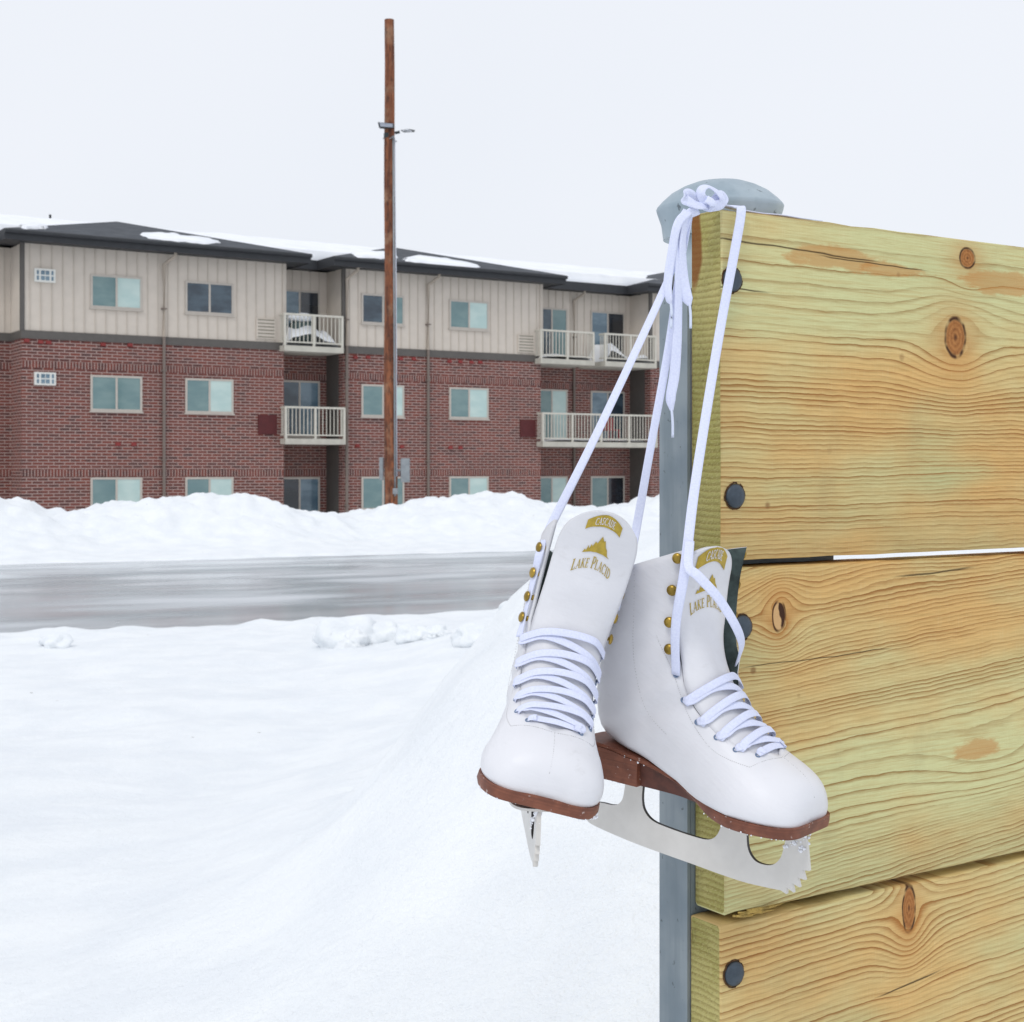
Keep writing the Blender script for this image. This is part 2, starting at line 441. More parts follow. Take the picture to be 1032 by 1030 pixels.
# ================================================================== SKATES
def leather(name, seed=0.):
    m, b = newmat(name); v, x, y, z = coords()
    n = xnoise(v, 9., 4, .6); crs = xnoise(xvec(x * 16. + seed, y * 16., z * 70. + x * 30.), 1., 3, .55); cr = xnoise(v, 240., 3, .6); ws = xnoise(xvec(x * 30. + seed, y * 30., z * 50.), 1., 5, .7)
    c = xmix(xsm(n, .35, .7), srgb(214, 214, 218), srgb(226, 226, 230))
    c = xmix(xsm(ws, .60, .8) * .35, c, srgb(184, 182, 180))
    setv(b, 'Base Color', c); setv(b, 'Roughness', .42); setv(b, 'Specular IOR Level', .4)
    bump(b, cr * .35 + n * 2.0 + ws * .5 + crs * 2.2, .32, .0013); return m
M_white = leather('white_leather'); M_tongue = leather('tongue_leather', 4.)
M_bladeedge = simple('shaded_blade_edge', srgb(64, 62, 62), .5, .2, 90, 0, 0, .3)  # shadowy look of the blade openings' rims, painted into the colour
M_line = simple('lining_grey_green', srgb(72, 86, 84), .9, .35, 60, .3, .001)
M_sole = None
m, b = newmat('brown_stacked_leather'); v, x, y, z = coords()
lay = xnoise(xvec(x * 8., y * 8., z * 900.), 1., 2); n = xnoise(v, 90., 4); sc = xnoise(v, 260., 3)
c = xmix(xsm(n, .3, .7), srgb(104, 58, 40), srgb(132, 78, 56)); c = xmix(xsm(lay, .4, .7) * .4, c, srgb(86, 46, 32))
c = xmix(xsm(sc, .66, .74) * .7, c, srgb(206, 190, 182))
setv(b, 'Base Color', c); setv(b, 'Roughness', .55); bump(b, lay + n, .3, .0006); M_sole = m
M_breast = simple('dark_heel_breast', srgb(92, 48, 34), .6, .2, 120, .3, .0005)
M_gold = simple('gold_hook', srgb(190, 158, 74), .32, .25, 60, 0, 0, .85)
M_goldprint = simple('gold_foil', srgb(186, 160, 62), .4, .12, 300, 0, 0, .35)
m, b = newmat('blade_steel'); v, x, y, z = coords()
n = xnoise(v, 45., 4, .6); s2 = xnoise(xvec(x * 200., y * 3., z * 900.), 1., 3); s3 = xnoise(v, 230., 4, .7)
c = xmix(xsm(n, .3, .7), srgb(208, 205, 200), srgb(216, 213, 208)); c = xmix(xsm(s3, .66, .72) * .8 * xsm(x * -1., -.03, .0) , c, srgb(112, 104, 92)); c = xmix(xsm(s3, .72, .76) * .7, c, srgb(130, 110, 90))
setv(b, 'Base Color', c); setv(b, 'Metallic', .35); setv(b, 'Roughness', .38); bump(b, s2 * .5 + s3, .15, .0003); M_blade = m
m, b = newmat('woven_lace'); v, x, y, z = coords('Object')
n = xnoise(v, 700., 2); c = xmix(xsm(n, .3, .7), srgb(214, 219, 243), srgb(222, 227, 247))
setv(b, 'Base Color', c); setv(b, 'Roughness', .85); setv(b, 'Specular IOR Level', .15); bump(b, n, .6, .0004); M_lace = m
m, b = newmat('clear_aglet'); setv(b, 'Base Color', srgb(214, 222, 240)); setv(b, 'Roughness', .2); M_aglet = m
M_stitch = simple('stitch_thread', srgb(190, 190, 190), .8, .1, 100)
M_eyelet = simple('eyelet_enamel', srgb(120, 140, 170), .4, .1, 100)
m, b = newmat('clinging_snow'); setv(b, 'Base Color', srgb(240, 242, 248)); setv(b, 'Roughness', .7); M_crumb = m

SEC = [  # T(x,z), B(x,z), halfwidth, shaft blend
 (.2480,.014,.2480,.002,.010,0),(.2468,.026,.2468,.0006,.030,0),(.2420,.0365,.2420,0,.0430,0),(.233,.0450,.232,0,.0520,0),(.219,.0525,.216,0,.0580,0),
 (.203,.0600,.195,0,.0600,0),(.186,.0710,.168,.001,.0590,0),(.170,.0840,.138,.005,.0575,0),(.156,.0980,.108,.014,.0555,.1),
 (.144,.1130,.070,.024,.0530,.3),(.135,.1280,.030,.031,.0510,.6),(.127,.1430,.002,.042,.0490,.9),(.121,.1590,-.008,.075,.0470,1),
 (.117,.1780,-.005,.110,.0460,1),(.115,.2010,.001,.145,.0460,1),(.117,.2280,.001,.180,.0460,1),(.122,.2560,-.002,.206,.0465,1)]
def sec(t):
    t = max(0, min(15.9999, t)); i = int(t); u = t - i
    g = lambda k: SEC[max(0, min(16, k))]
    a, b, c, d = g(i - 1), g(i), g(i + 1), g(i + 2)
    return [.5 * ((2 * b[j]) + (c[j] - a[j]) * u + (2 * a[j] - 5 * b[j] + 4 * c[j] - d[j]) * u * u + (-a[j] + 3 * b[j] - 3 * c[j] + d[j]) * u ** 3) for j in range(6)]
def ringpt(t, phi, off=0.):
    """boot surface; phi 0 = instep/front, pi = sole/back, positive side = +y"""
    tx, tz, bx, bz, w, s = sec(t); s = max(0, min(1, s)); w = max(w, .0005)
    sp = math.sin(phi); cp = math.cos(phi); a = abs(sp)
    low = cp < 0
    pf = .33 if low else .78; ps = .85 if low else .58
    yy = math.copysign(w * (a ** (pf * (1 - s) + ps * s)), sp) if a > 1e-6 else 0.
    h = (1 + cp) / 2 - (.27 * (1 - s)) * a * a
    fore = max(0, 1 - t / 7.)
    h = max(0, min(1, h))
    nw = max(0, min(1, (t - 5.5) / 2.5)) * max(0, min(1, (13.5 - t) / 2.5))
    yy *= 1 - .36 * nw * (1 - h) ** 1.3
    p = Vector((bx + (tx - bx) * h, yy, bz + (tz - bz) * h))
    # waist the sides over the arch
    return p
def surf(t, phi, off=0.):
    p = ringpt(t, phi)
    e = .01
    a = ringpt(t + .05, phi) - ringpt(t - .05, phi); b = ringpt(t, phi + e) - ringpt(t, phi - e)
    n = a.cross(b)
    if n.length < 1e-12: n = Vector((0, 0, 1))
    n.normalize()
    c = sec(t); ctr = Vector(((c[0] + c[2]) / 2, 0, (c[1] + c[3]) / 2))
    if n.dot(p - ctr) < 0: n = -n
    return p + n * off, n
def interp(tab, t):
    if t <= tab[0][0]: return tab[0][1]
    for (a, va), (b, vb) in zip(tab, tab[1:]):
        if t <= b: u = (t - a) / (b - a); return va + (vb - va) * u
    return tab[-1][1]
def phi_of_y(t, y):
    lo, hi = 0., math.pi / 2
    for _ in range(30):
        mid = (lo + hi) / 2
        if ringpt(t, mid).y < y: lo = mid
        else: hi = mid
    return lo

# --- lettering drawn as strokes
def serif_text(txt, hgt):
    """returns polygons (list of 2D lists), width; thick/thin serif capitals"""
    G = {}
    def bar(a, b, w):
        a = Vector(a); b = Vector(b); d = (b - a).normalized(); n = Vector((-d.y, d.x)) * w / 2
        return [a - n, b - n, b + n, a + n]
    tk, tn = .17, .075
    sf = lambda x, y, w=.34: bar((x - w / 2, y), (x + w / 2, y), .06)
    def arc(cx, cy, rx, ry, a0, a1, w0=tn, w1=tk, n=10):
        out = []
        for i in range(n):
            q0 = R(a0 + (a1 - a0) * i / n); q1 = R(a0 + (a1 - a0) * (i + 1) / n)
            w = w0 + (w1 - w0) * abs(math.cos((q0 + q1) / 2))
            out.append(bar((cx + rx * math.cos(q0), cy + ry * math.sin(q0)), (cx + rx * math.cos(q1), cy + ry * math.sin(q1)), w))
        return out
    G['L'] = ([bar((.15, 0), (.15, 1), tk), sf(.15, .97), bar((0, .03), (.6, .03), .07), bar((.58, .0), (.6, .25), .06)], .66)
    G['A'] = ([bar((.08, 0), (.4, 1), tn), bar((.4, 1), (.72, 0), tk), bar((.2, .35), (.6, .35), tn), sf(.08, .03, .26), sf(.72, .03, .3)], .84)
    G['K'] = ([bar((.15, 0), (.15, 1), tk), sf(.15, .97), sf(.15, .03), bar((.2, .45), (.62, .98), tn), bar((.3, .58), (.68, .02), tk), sf(.62, .97, .26), sf(.68, .03, .26)], .82)
    G['E'] = ([bar((.15, 0), (.15, 1), tk), bar((0, .97), (.56, .97), .07), bar((.2, .52), (.46, .52), tn), bar((0, .03), (.6, .03), .07), bar((.56, .78), (.56, 1), .06), bar((.6, 0), (.6, .24), .06), bar((.46, .42), (.46, .62), .05)], .68)
    G['P'] = ([bar((.15, 0), (.15, 1), tk), sf(.15, .03), bar((0, .97), (.35, .97), .07), bar((.2, .45), (.35, .45), tn)] + arc(.33, .71, .25, .26, -90, 90), .66)
    G['C'] = (arc(.42, .5, .36, .48, 50, 310) + [bar((.66, .72), (.67, .98), .06)], .78)
    G['I'] = ([bar((.15, 0), (.15, 1), tk), sf(.15, .97), sf(.15, .03)], .34)
    G['D'] = ([bar((.15, 0), (.15, 1), tk), bar((0, .97), (.3, .97), .07), bar((0, .03), (.3, .03), .07)] + arc(.28, .5, .44, .47, -90, 90), .8)
    G[' '] = ([], .38)
    # plain capitals for the badge
    G['S'] = (arc(.3, .74, .24, .22, 20, 250, .14, .14) + arc(.3, .27, .25, .24, 70, -160, .14, .14), .66)
    out = []; x = 0
    for i, ch in enumerate(txt):
        polys, w = G[ch]; k = 1.22 if (i == 0 or txt[i - 1] == ' ') and hgt > 0 else 1.
        for p in polys: out.append([Vector((x + q.x * k, q.y * k)) * abs(hgt) for q in p])
        x += (w * k + .10)
    return out, (x - .10) * abs(hgt)

def sms_(a, b, x): t = max(0, min(1, (x - a) / (b - a))); return t * t * (3 - 2 * t)
def make_skate(P):
    S_ = P['scale']
    root = empty('ice_skate', P['loc'], tuple(R(a) for a in P['rot']))
    root.scale = (1, 1, 1)
    tag(root, P['label'], 'ice skate', 'pair of white ice skates hanging by their laces')
    fr = lambda p: p * S_
    T0 = 4.7
    gtab = P['gap']
    def gap(t):
        if t <= T0: return 0.
        return interp(gtab, t) * min(1, math.sqrt((t - T0) / .9))
    def bend(p, t, side):   # facings pulled open
        return p
    # ---- boot
    ts = [0, .25, .5, .75, 1, 1.35, 1.7, 2.1, 2.5, 3, 3.5, 4, 4.4, 4.7, 4.78, 4.9, 5.05, 5.25, 5.5] + [5.5 + .35 * k for k in range(1, 31)]
    ts = [t for t in ts if t < 15.95] + [16]
    NQ = 72; vs = []; fs = []
    def bp(t, q):
        g = gap(t); ph = phi_of_y(t, g) if g > 0 else 0.
        phi = ph + q * (2 * math.pi - 2 * ph)
        p = ringpt(t, phi)
        # dip at the back of the collar & soft wrinkles at the ankle
        if t > 13: p.z -= 0
        side = 1 if q < .5 else -1
        d = min(q, 1 - q)
        if t > 7 and d < .16:           # flare the facing edges outwards
            f_ = (1 - d / .16) ** 2 * min(1, (t - 7) / 4)
            op = P['flare'][0 if side > 0 else 1] * f_
            p.y += side * op; p.x += op * .5
        wr = math.exp(-((t - 10.3) / 1.6) ** 2) * max(0, math.sin(phi)) if side > 0 else math.exp(-((t - 10.3) / 1.6) ** 2) * max(0, -math.sin(phi))
        p.y -= side * wr * .0022 * (1 + math.sin(t * 4.2 + phi * 2))
        return p
    for t in ts:
        for j in range(NQ + 1): vs.append(fr(bp(t, j / NQ)))
    for i in range(len(ts) - 1):
        for j in range(NQ):
            a = i * (NQ + 1) + j; fs.append((a, a + 1, a + NQ + 2, a + NQ + 1))
    fs.append(tuple(range(NQ, -1, -1)))
    bm = bmesh.new(); bv = [bm.verts.new(v) for v in vs]
    for f in fs:
        try: bm.faces.new([bv[k] for k in f])
        except ValueError: pass
    bmesh.ops.remove_doubles(bm, verts=bm.verts, dist=.00004)
    bmesh.ops.recalc_face_normals(bm, faces=bm.faces)
    boot = from_bm('boot', bm, [M_white, M_line, M_white], root, True)
    sd = boot.modifiers.new('thick', 'SOLIDIFY'); sd.thickness = .0026; sd.offset = -1; sd.material_offset = 1; sd.material_offset_rim = 2
    # ---- sole
    def sole_station():
        out = []
        for k in range(60):
            t = k / 59 * 10.6
            s = sec(t); out.append((s[2], s[3], s[4]))
        return out
    st = []
    for t in [i * .18 for i in range(59)]:
        s = sec(t); w = max(ringpt(t, math.pi - a_).y for a_ in (.3, .5, .7, .9, 1.1)) * (1 if t < 5 else 1 - .10 * min(1, (t - 5) / 2))
        arch = math.exp(-((s[2] - .105) / .045) ** 2) * .007
        st.append([s[2], s[3], max(.002, w - arch)])
    # heel rounding
    st = [q for q in st if q[0] > .028]
    for k in range(1, 13):
        q = k / 12; xx = .028 - .038 * math.sin(q * math.pi / 2); st.append([xx, .0315, max(.001, .0325 * math.cos(q * math.pi / 2) ** .75)])
    vs = []; fs = []; m_ = len(st)
    for i, (x, z, w) in enumerate(st):
        o = .0018; x2 = x + (.003 * max(0, (x - .22) / .027) if x > .22 else 0)
        e = .0032 + .0063 * sms_(.125, .168, x)
        ov = max(0, 1 - i / 3)
        for (yy, zz) in [(w + o, z + .0015), (w + o + .0005, z - e * .5), (w + o - .0015, z - e), (-(w + o - .0015), z - e), (-(w + o + .0005), z - e * .5), (-(w + o), z + .0015)]:
            vs.append(fr(Vector((x2, yy, zz))))
    for i in range(m_ - 1):
        for k in range(6): a = i * 6 + k; b_ = i * 6 + (k + 1) % 6; fs.append((a, b_, b_ + 6, a + 6))
    fs.append(tuple(range(6))[::-1]); fs.append(tuple((m_ - 1) * 6 + k for k in range(6)))
    sole = mesh_obj('sole', vs, fs, M_sole, root); autosmooth(sole, 50)
    # ---- heel block and shank wedge
    zb = -.0040
    def wall(stn, inset, x_lo, x_hi, name, parent, sc_bot=.9, mt=None):
        q = [s_ for s_ in stn if x_lo - 1e-6 <= s_[0] <= x_hi + 1e-6]
        vs = []; fs = []
        for (x, z, w) in q:
            w2 = max(.0008, w + .0022 - inset); zt = z - .0025; zl = min(zb, zt - .0008)
            wb = w2 * sc_bot; xb = x
            if x < .01: xb = x + (.01 - x) * .22
            for (yy, zz, xx) in [(w2, zt, x), (wb, zl, xb), (-wb, zl, xb), (-w2, zt, x)]: vs.append(fr(Vector((xx, yy, zz))))
        for i in range(len(q) - 1):
            for k in range(4): a = i * 4 + k; b_ = i * 4 + (k + 1) % 4; fs.append((a, b_, b_ + 4, a + 4))
        fs.append((3, 2, 1, 0)); e = (len(q) - 1) * 4; fs.append((e, e + 1, e + 2, e + 3))
        o = mesh_obj(name, vs, fs, mt or M_sole, parent); autosmooth(o, 50); return o
    heel = wall(st, 0, -.02, .064, 'heel', root, .90)
    wall(st, .005, .06, .146, 'heel_wedge', heel, .78, M_breast)
    # ---- blade
    bl = [(-.013,-.040),(-.012,-.046),(-.006,-.0505),(.03,-.0540),(.06,-.0558),(.09,-.0568),(.12,-.0568),(.15,-.0560),(.18,-.0548),(.205,-.0532),(.222,-.0520),
          (.2285,-.0535),(.2280,-.0485),(.2360,-.0508),(.2330,-.0440),(.2418,-.0455),(.2385,-.0385),(.2468,-.0388),(.2430,-.0320),(.2500,-.0312),(.2480,-.0250),
          (.2450,-.0170),(.2415,-.0118),(.2235,-.0118),(.2215,-.020),(.2185,-.0285),(.2110,-.0345),(.2000,-.0365),(.1900,-.0350),(.1825,-.0290),(.1795,-.0200),(.1785,-.0118),
          (.1520,-.0118),(.1505,-.0200),(.1460,-.0280),(.1370,-.0330),(.1200,-.0350),(.0900,-.0350),(.0700,-.0330),(.0590,-.0270),(.0550,-.0190),(.0545,-.0062),
          (.0330,-.0062),(.0315,-.0210),(.0265,-.0275),(.0180,-.0300),(.0060,-.0305),(-.0050,-.0325)]
    def drop(x, z):
        if z > -.0129: return z
        z2 = -.0118 + (z + .0118) * 1.30 - .0030 * min(1, (-z - .0118) / .01)
        return z2 - .0065 * sms_(.09, .2, x) * min(1, (-z - .0118) / .02)
    kb = P.get('blade_k', 1.)
    bl = [(x, drop(x, z) if z > -.0129 else -.0118 + (drop(x, z) + .0118) * kb) for x, z in bl]
    ib = next(k for k, q in enumerate(bl) if abs(q[0] - .2235) < 1e-5)
    def smooth2(seg): return [(q.x, q.y) for q in catmull([Vector((a_[0], a_[1])) for a_ in seg], 4)]
    i1 = next(k for k, q in enumerate(bl) if abs(q[0] - .1785) < 1e-5); i2 = next(k for k, q in enumerate(bl) if abs(q[0] - .1520) < 1e-5)
    i3 = next(k for k, q in enumerate(bl) if abs(q[0] - .0545) < 1e-5); i4 = next(k for k, q in enumerate(bl) if abs(q[0] - .0330) < 1e-5)
    lo_ = smooth2(bl[:11]); bl2 = lo_ + bl[11:ib]; nlow = len(bl2)
    bl2 = bl2 + smooth2(bl[ib:i1 + 1]) + smooth2(bl[i2:i3 + 1]) + smooth2(bl[i4:] + [bl[0]])[:-1]; bl = bl2
    bm = bmesh.new(); hw = .0022
    va = [bm.verts.new(fr(Vector((x, -hw, z)))) for x, z in bl]; f = bm.faces.new(va)
    r_ = bmesh.ops.extrude_face_region(bm, geom=[f])
    for v_ in [g for g in r_['geom'] if isinstance(g, bmesh.types.BMVert)]: v_.co.y += 2 * hw * S_
    bmesh.ops.recalc_face_normals(bm, faces=bm.faces)
    topset = set(tuple(round(c_, 6) for c_ in fr(Vector((x, 0, z)))) for x, z in bl[nlow:])
    for f_ in bm.faces:
        if abs(f_.normal.y) < .5 and all((round(v_.co.x, 6), 0.0, round(v_.co.z, 6)) in topset for v_ in f_.verts): f_.material_index = 1
    blade = from_bm('blade', bm, [M_blade, M_bladeedge], root)
    blade.rotation_euler = (R(P.get('blade_roll', 0)), 0, 0); blade.location = (0, math.sin(R(P.get('blade_roll', 0))) * -.0118 * S_, -.0118 * S_ * (1 - math.cos(R(P.get('blade_roll', 0)))))
    def plate(outline, z0, z1, name):
        bm = bmesh.new(); va = [bm.verts.new(fr(Vector((x, y, z0)))) for x, y in outline]; f = bm.faces.new(va)
        r_ = bmesh.ops.extrude_face_region(bm, geom=[f])
        for v_ in [g for g in r_['geom'] if isinstance(g, bmesh.types.BMVert)]: v_.co.z = z1 * S_
        bmesh.ops.recalc_face_normals(bm, faces=bm.faces); return from_bm(name, bm, M_blade, blade)
    def oval(x0, x1, w, n=28, e=.6):
        return [((x0 + x1) / 2 + (x1 - x0) / 2 * math.copysign(abs(math.cos(2 * math.pi * k / n)) ** e, math.cos(2 * math.pi * k / n)), w * math.copysign(abs(math.sin(2 * math.pi * k / n)) ** e, math.sin(2 * math.pi * k / n))) for k in range(n)]
    plate(oval(.135, .246, .027), -.0095, -.0120, 'sole_plate'); plate(oval(.0, .062, .020), -.0040, -.0065, 'heel_plate')
    for (x, y, z) in [(.15, .016, -.012), (.15, -.016, -.012), (.2, .019, -.012), (.2, -.019, -.012), (.235, .015, -.012), (.235, -.015, -.012), (.01, .011, -.0065), (.01, -.011, -.0065), (.05, .012, -.0065), (.05, -.012, -.0065)]:
        mb = MB(fr); mb.lathe([(.0034, 0), (.0032, .0010), (.0015, .0018)], (x, y, z), (0, 0, -1), 10); mb.build('screw', M_blade, blade)
    # ---- tongue
    tp = P['tongue']
    tl = [(5.2, -.004), (7, -.0025), (9, -.0015), (11, .000), (13, .002), (16, .004)]
    def tongue(a, b, off=0.):
        """a across -1..1, b 0..1 up"""
        t = 4.9 + b * tp['len']
        s = sec(min(t, 16)); c = Vector((s[0], 0, s[1]))
        if t > 16: 
            d = Vector((.0052, 0, .0250)); c = c + d * (t - 16)
        s0 = sec(min(t, 15.9) + .1); s1 = sec(min(t, 15.9) - .1)
        tg = Vector((s0[0] - s1[0], 0, s0[1] - s1[1])).normalized(); nf = Vector((tg.z, 0, -tg.x))
        if nf.x < 0: nf = -nf
        fwd = interp(tl, t) + tp['fwd'] * b ** 1.5
        w = interp(tp['w'], b)
        rnd = 1.0
        rs = tp.get('rs', .86)
        if b > rs: rnd = math.sqrt(max(.0, 1 - ((b - rs) / (1 - rs)) ** 2))
        wv = w * rnd if b > rs else w
        # a rounded top: narrow towards the tip
        cy = tp['shift'] * b ** 1.2
        k = tp['curl']
        y = cy + a * max(wv, .0004)
        rel = (a * wv)
        drop = -k * rel * rel
        aa = a * wv / .036; rump = .0009 * math.sin(b * 19 + aa * 1.5) * (1 - b) + .0006 * math.sin(aa * 5 + b * 9)
        p = c + nf * (fwd + drop + rump + off) + Vector((a * wv * tp.get('twist', 0.) * min(1, b * 1.6), y, 0))
        ml = 1 - sms_(tp.get('m0', .42), tp.get('m1', .78), b)
        if ml > 0:
            tt = min(t, 15.9); yl = max(-1, min(1, a)) * wv; ph = phi_of_y(tt, min(abs(yl), sec(tt)[4] * .97))
            q, n_ = surf(tt, math.copysign(ph, a if abs(a) > 1e-6 else 1), 0)
            if abs(yl) < 1e-5: n_ = nf
            q = q + n_ * (off - .0034) + nf * (abs(yl) * .06)
            q.y = yl
            p = p.lerp(q, ml)
        return fr(p)
    NA, NBt = 28, 64; vs = []; fs = []
    rs_ = tp.get('rs', .86); nb1 = NBt - 16
    for i in range(NBt + 1):
        bb = rs_ * i / nb1 if i <= nb1 else rs_ + (1 - rs_) * math.sin(R(84) * (i - nb1) / 16)
        for j in range(NA + 1): vs.append(tongue(-1 + 2 * j / NA, bb))
    for i in range(NBt):
        for j in range(NA): a = i * (NA + 1) + j; fs.append((a, a + 1, a + NA + 2, a + NA + 1))
    tg = mesh_obj('tongue', vs, fs, [M_tongue, M_tongue], root, True)
    # make the front side point to the toe
    pz = tg.data.polygons[len(tg.data.polygons) // 2].normal
    if pz.x < 0: tg.data.flip_normals()
    sd = tg.modifiers.new('thick', 'SOLIDIFY'); sd.thickness = .0035; sd.offset = -1
    # emblem on the tongue: mapped through tongue()
    def emap(u, w_, off=.0006):     # u across in m (+ = viewer's right), w_ = m along the tongue from the tip downwards
        b = 1 - w_ / .135; wv = interp(tp['w'], b)
        rs = tp.get('rs', .86)
        if b > rs: wv *= math.sqrt(max(0, 1 - ((b - rs) / (1 - rs)) ** 2))
        return tongue(u / max(wv, .008), b, off) - Vector((0, 0, 0))
    ex = P['emblem']; es = ex.get('s', 1.)
    def em_mesh(polys, off, name, mat):
        bm = bmesh.new()
        for pl in polys:
            vv = [bm.verts.new(Vector((q[0], q[1], 0))) for q in pl]
            try: bm.faces.new(vv)
            except ValueError: pass
        bmesh.ops.triangulate(bm, faces=bm.faces)
        for _ in range(2):
            le = [e for e in bm.edges if e.calc_length() > .003]
            if le: bmesh.ops.subdivide_edges(bm, edges=le, cuts=2)
        bmesh.ops.triangulate(bm, faces=bm.faces)
        for v_ in bm.verts:
            v_.co = emap(ex['u'] + v_.co.x * es, ex['w'] - v_.co.y * es, off)
        bmesh.ops.recalc_face_normals(bm, faces=bm.faces)
        return from_bm(name, bm, mat, tg)
    arcy = lambda x: -x * x * 9.0
    badge = [(-.0235, arcy(.0235) - .0000)] + [(x / 1000, arcy(x / 1000) + .0065 + (.001 if abs(x) < 4 else 0)) for x in (-23.5, -18, -12, -6, 0, 6, 12, 18, 23.5)] + [(.0235, arcy(.0235))] + [(x / 1000, arcy(x / 1000) - .0015) for x in (18, 12, 6, 0, -6, -12, -18)]
    strip = []
    xs_ = [-23.5 + 47 * k / 16 for k in range(17)]
    for a_, b_ in zip(xs_, xs_[1:]): strip.append([(a_ / 1000, arcy(a_ / 1000) - .0005), (b_ / 1000, arcy(b_ / 1000) - .0005), (b_ / 1000, arcy(b_ / 1000) + .0062 + .0009 * (1 - abs(b_) / 24)), (a_ / 1000, arcy(a_ / 1000) + .0062 + .0009 * (1 - abs(a_) / 24))])
    em_mesh(strip, .0007, 'gold_badge', M_goldprint)
    pl, wd = serif_text('CASCADE', -.0044)
    em_mesh([[(q.x - wd / 2, q.y + arcy(q.x - wd / 2) + .0009) for q in p] for p in pl], .0013, 'badge_lettering', M_tongue)
    mt = [(-.0185, -.0175), (-.016, -.0150), (-.0145, -.0160), (-.0128, -.0128), (-.0112, -.0145), (-.0092, -.0118), (-.0075, -.0128), (-.0050, -.0102), (-.0022, -.0108), (.0020, -.0068), (.0052, -.0092), (.0072, -.0088), (.0100, -.0120), (.0125, -.0132), (.0150, -.0165), (.0185, -.0178), (.008, -.0160), (0, -.0155), (-.008, -.0158)]
    em_mesh([mt], .0008, 'mountain_emblem', M_goldprint)
    pl, wd = serif_text('LAKE PLACID', .0058); k_ = .052 / wd
    arc2 = lambda x: -x * x * 7.
    em_mesh([[((q.x - wd / 2) * k_, q.y + arc2((q.x - wd / 2) * k_) - .0252) for q in p] for p in pl], .0008, 'gold_lettering', M_goldprint)
    # ---- stitching
    mb = MB(fr)
    def stitch(path, step=.0022, ln=.0013, r=.00028):
        pts = []
        for t, ph in path: pts.append(surf(t, ph, .00005)[0])
        acc = 0
        for a_, b_ in zip(pts, pts[1:]):
            d = (b_ - a_).length
            while acc < d:
                p = a_.lerp(b_, acc / d); q = a_.lerp(b_, min(1, (acc + ln) / d)); mb.tube([p, q], r, 4); acc += step
            acc -= d
    stitch([(.9 + k * .095, .0) for k in range(40)])
    for sg in (1, -1):
        stitch([(4.55 + k * .05, sg * (.02 + .0 + k * .045)) for k in range(14)] + [(5.25 + k * .2, sg * (.65 + .12 * math.sin(k * .17) + k * .012)) for k in range(40)])
        stitch([(9.0 + k * .2, sg * (1.35 + .012 * k)) for k in range(35)], .003)
    mb.build('stitching', M_stitch, boot)
    # ---- eyelets and hooks
    def edge(t, sg, dy, off):
        ph = phi_of_y(t, gap(t)) if gap(t) > 0 else 0.
        d_ = abs(dy); stp = .012 * (1 if dy > 0 else -1); p_ = ringpt(t, ph)
        while d_ > 0 and 0 <= ph < 2.4:
            q_ = ringpt(t, ph + stp); d_ -= (q_ - p_).length; p_ = q_; ph += stp
        ph = max(0, ph)
        p, n = surf(t, sg * ph, off)
        if t > 7:
            f_ = min(1, (t - 7) / 4) * .85; op = P['flare'][0 if sg > 0 else 1] * f_; p.y += sg * op; p.x += op * .5
        return p, n
    ET = [5.35, 6.3, 7.35, 8.45, 9.6, 10.9]
    for sg in (1, -1):
        for t in ET:
            p, n = edge(t, sg, .0055, 0)
            mb = MB(fr); mb.lathe([(.0030, -.0005), (.0030, .0005), (.0024, .0009), (.0015, .0004), (.0012, -.0004)], p, n, 14); mb.build('eyelet', M_eyelet, boot, auto=60)
        for t in P['hook_t']:
            p, n = edge(t, sg, .0065, 0)
            mb = MB(fr); out = Vector((0, sg, 0))
            mb.lathe([(.0030, -.0005), (.0028, .0008), (.0018, .0016), (.0018, .0042), (.0048, .0050), (.0056, .0060), (.0050, .0074), (.0030, .0084), (.0, .0088)], p, (n + out * .2).normalized(), 16); mb.build('lace_hook', M_gold, boot, auto=50)
    # ---- lacing across the instep (one lace child)
    mb = MB(fr); LW, LT = .0082, .0009
    def over(b):   # centre of the tongue in local units
        return tongue(0, b) / S_
    def cross(t0, t1, sg, lift, k0=.0015):
        p0, n0 = edge(t0, sg, .0055, .0004); p1, n1 = edge(t1, -sg, .0055, .0004)
        e0, m0 = edge(t0 * .75 + t1 * .25, sg, -.002, .0022 + lift * .4); e1, m1 = edge(t0 * .25 + t1 * .75, -sg, -.002, .0022 + lift * .4)
        c = (e0 + e1) / 2; tm = (t0 + t1) / 2; s = sec(tm); s0 = sec(tm - .1); s1 = sec(tm + .1)
        tgv = Vector((s1[0] - s0[0], 0, s1[1] - s0[1])).normalized(); nf = Vector((tgv.z, 0, -tgv.x)); nf = nf if nf.x > 0 else -nf
        tpt = lambda a, tt: tongue(a, (tt - 4.9) / tp['len'], .0042 + lift) / S_
        fa = [(-.55, .72), (0, .5), (.55, .28)] if sg > 0 else [(.55, .72), (0, .5), (-.55, .28)]
        mid_ = [tpt(a_ * (1 if True else 1), t0 * (w_ if True else 0) + t1 * (1 - w_)) for a_, w_ in [(sg * .66, .72), (0, .5), (-sg * .66, .28)]]
        side0 = p0 + n0 * .0005
        pts = [p0 + n0 * .0002, side0 + (e0 - side0) * .3 + n0 * .0016, e0 + nf * .0008, *mid_, e1 + nf * .0008, p1 + (e1 - p1) * .3 + n1 * .0016, p1 + n1 * .0002]
        ribbon(mb, pts, LW, LT, [n0, n0, (n0 + nf).normalized(), (nf + Vector((0, sg * .55, 0))).normalized(), nf, (nf - Vector((0, sg * .55, 0))).normalized(), (n1 + nf).normalized(), n1, n1], n=6, ends=lambda u: (.62 + .38 * min(1, min(u, 1 - u) * 7), 1.1))
    cross(ET[0], ET[0], 1, .0005)
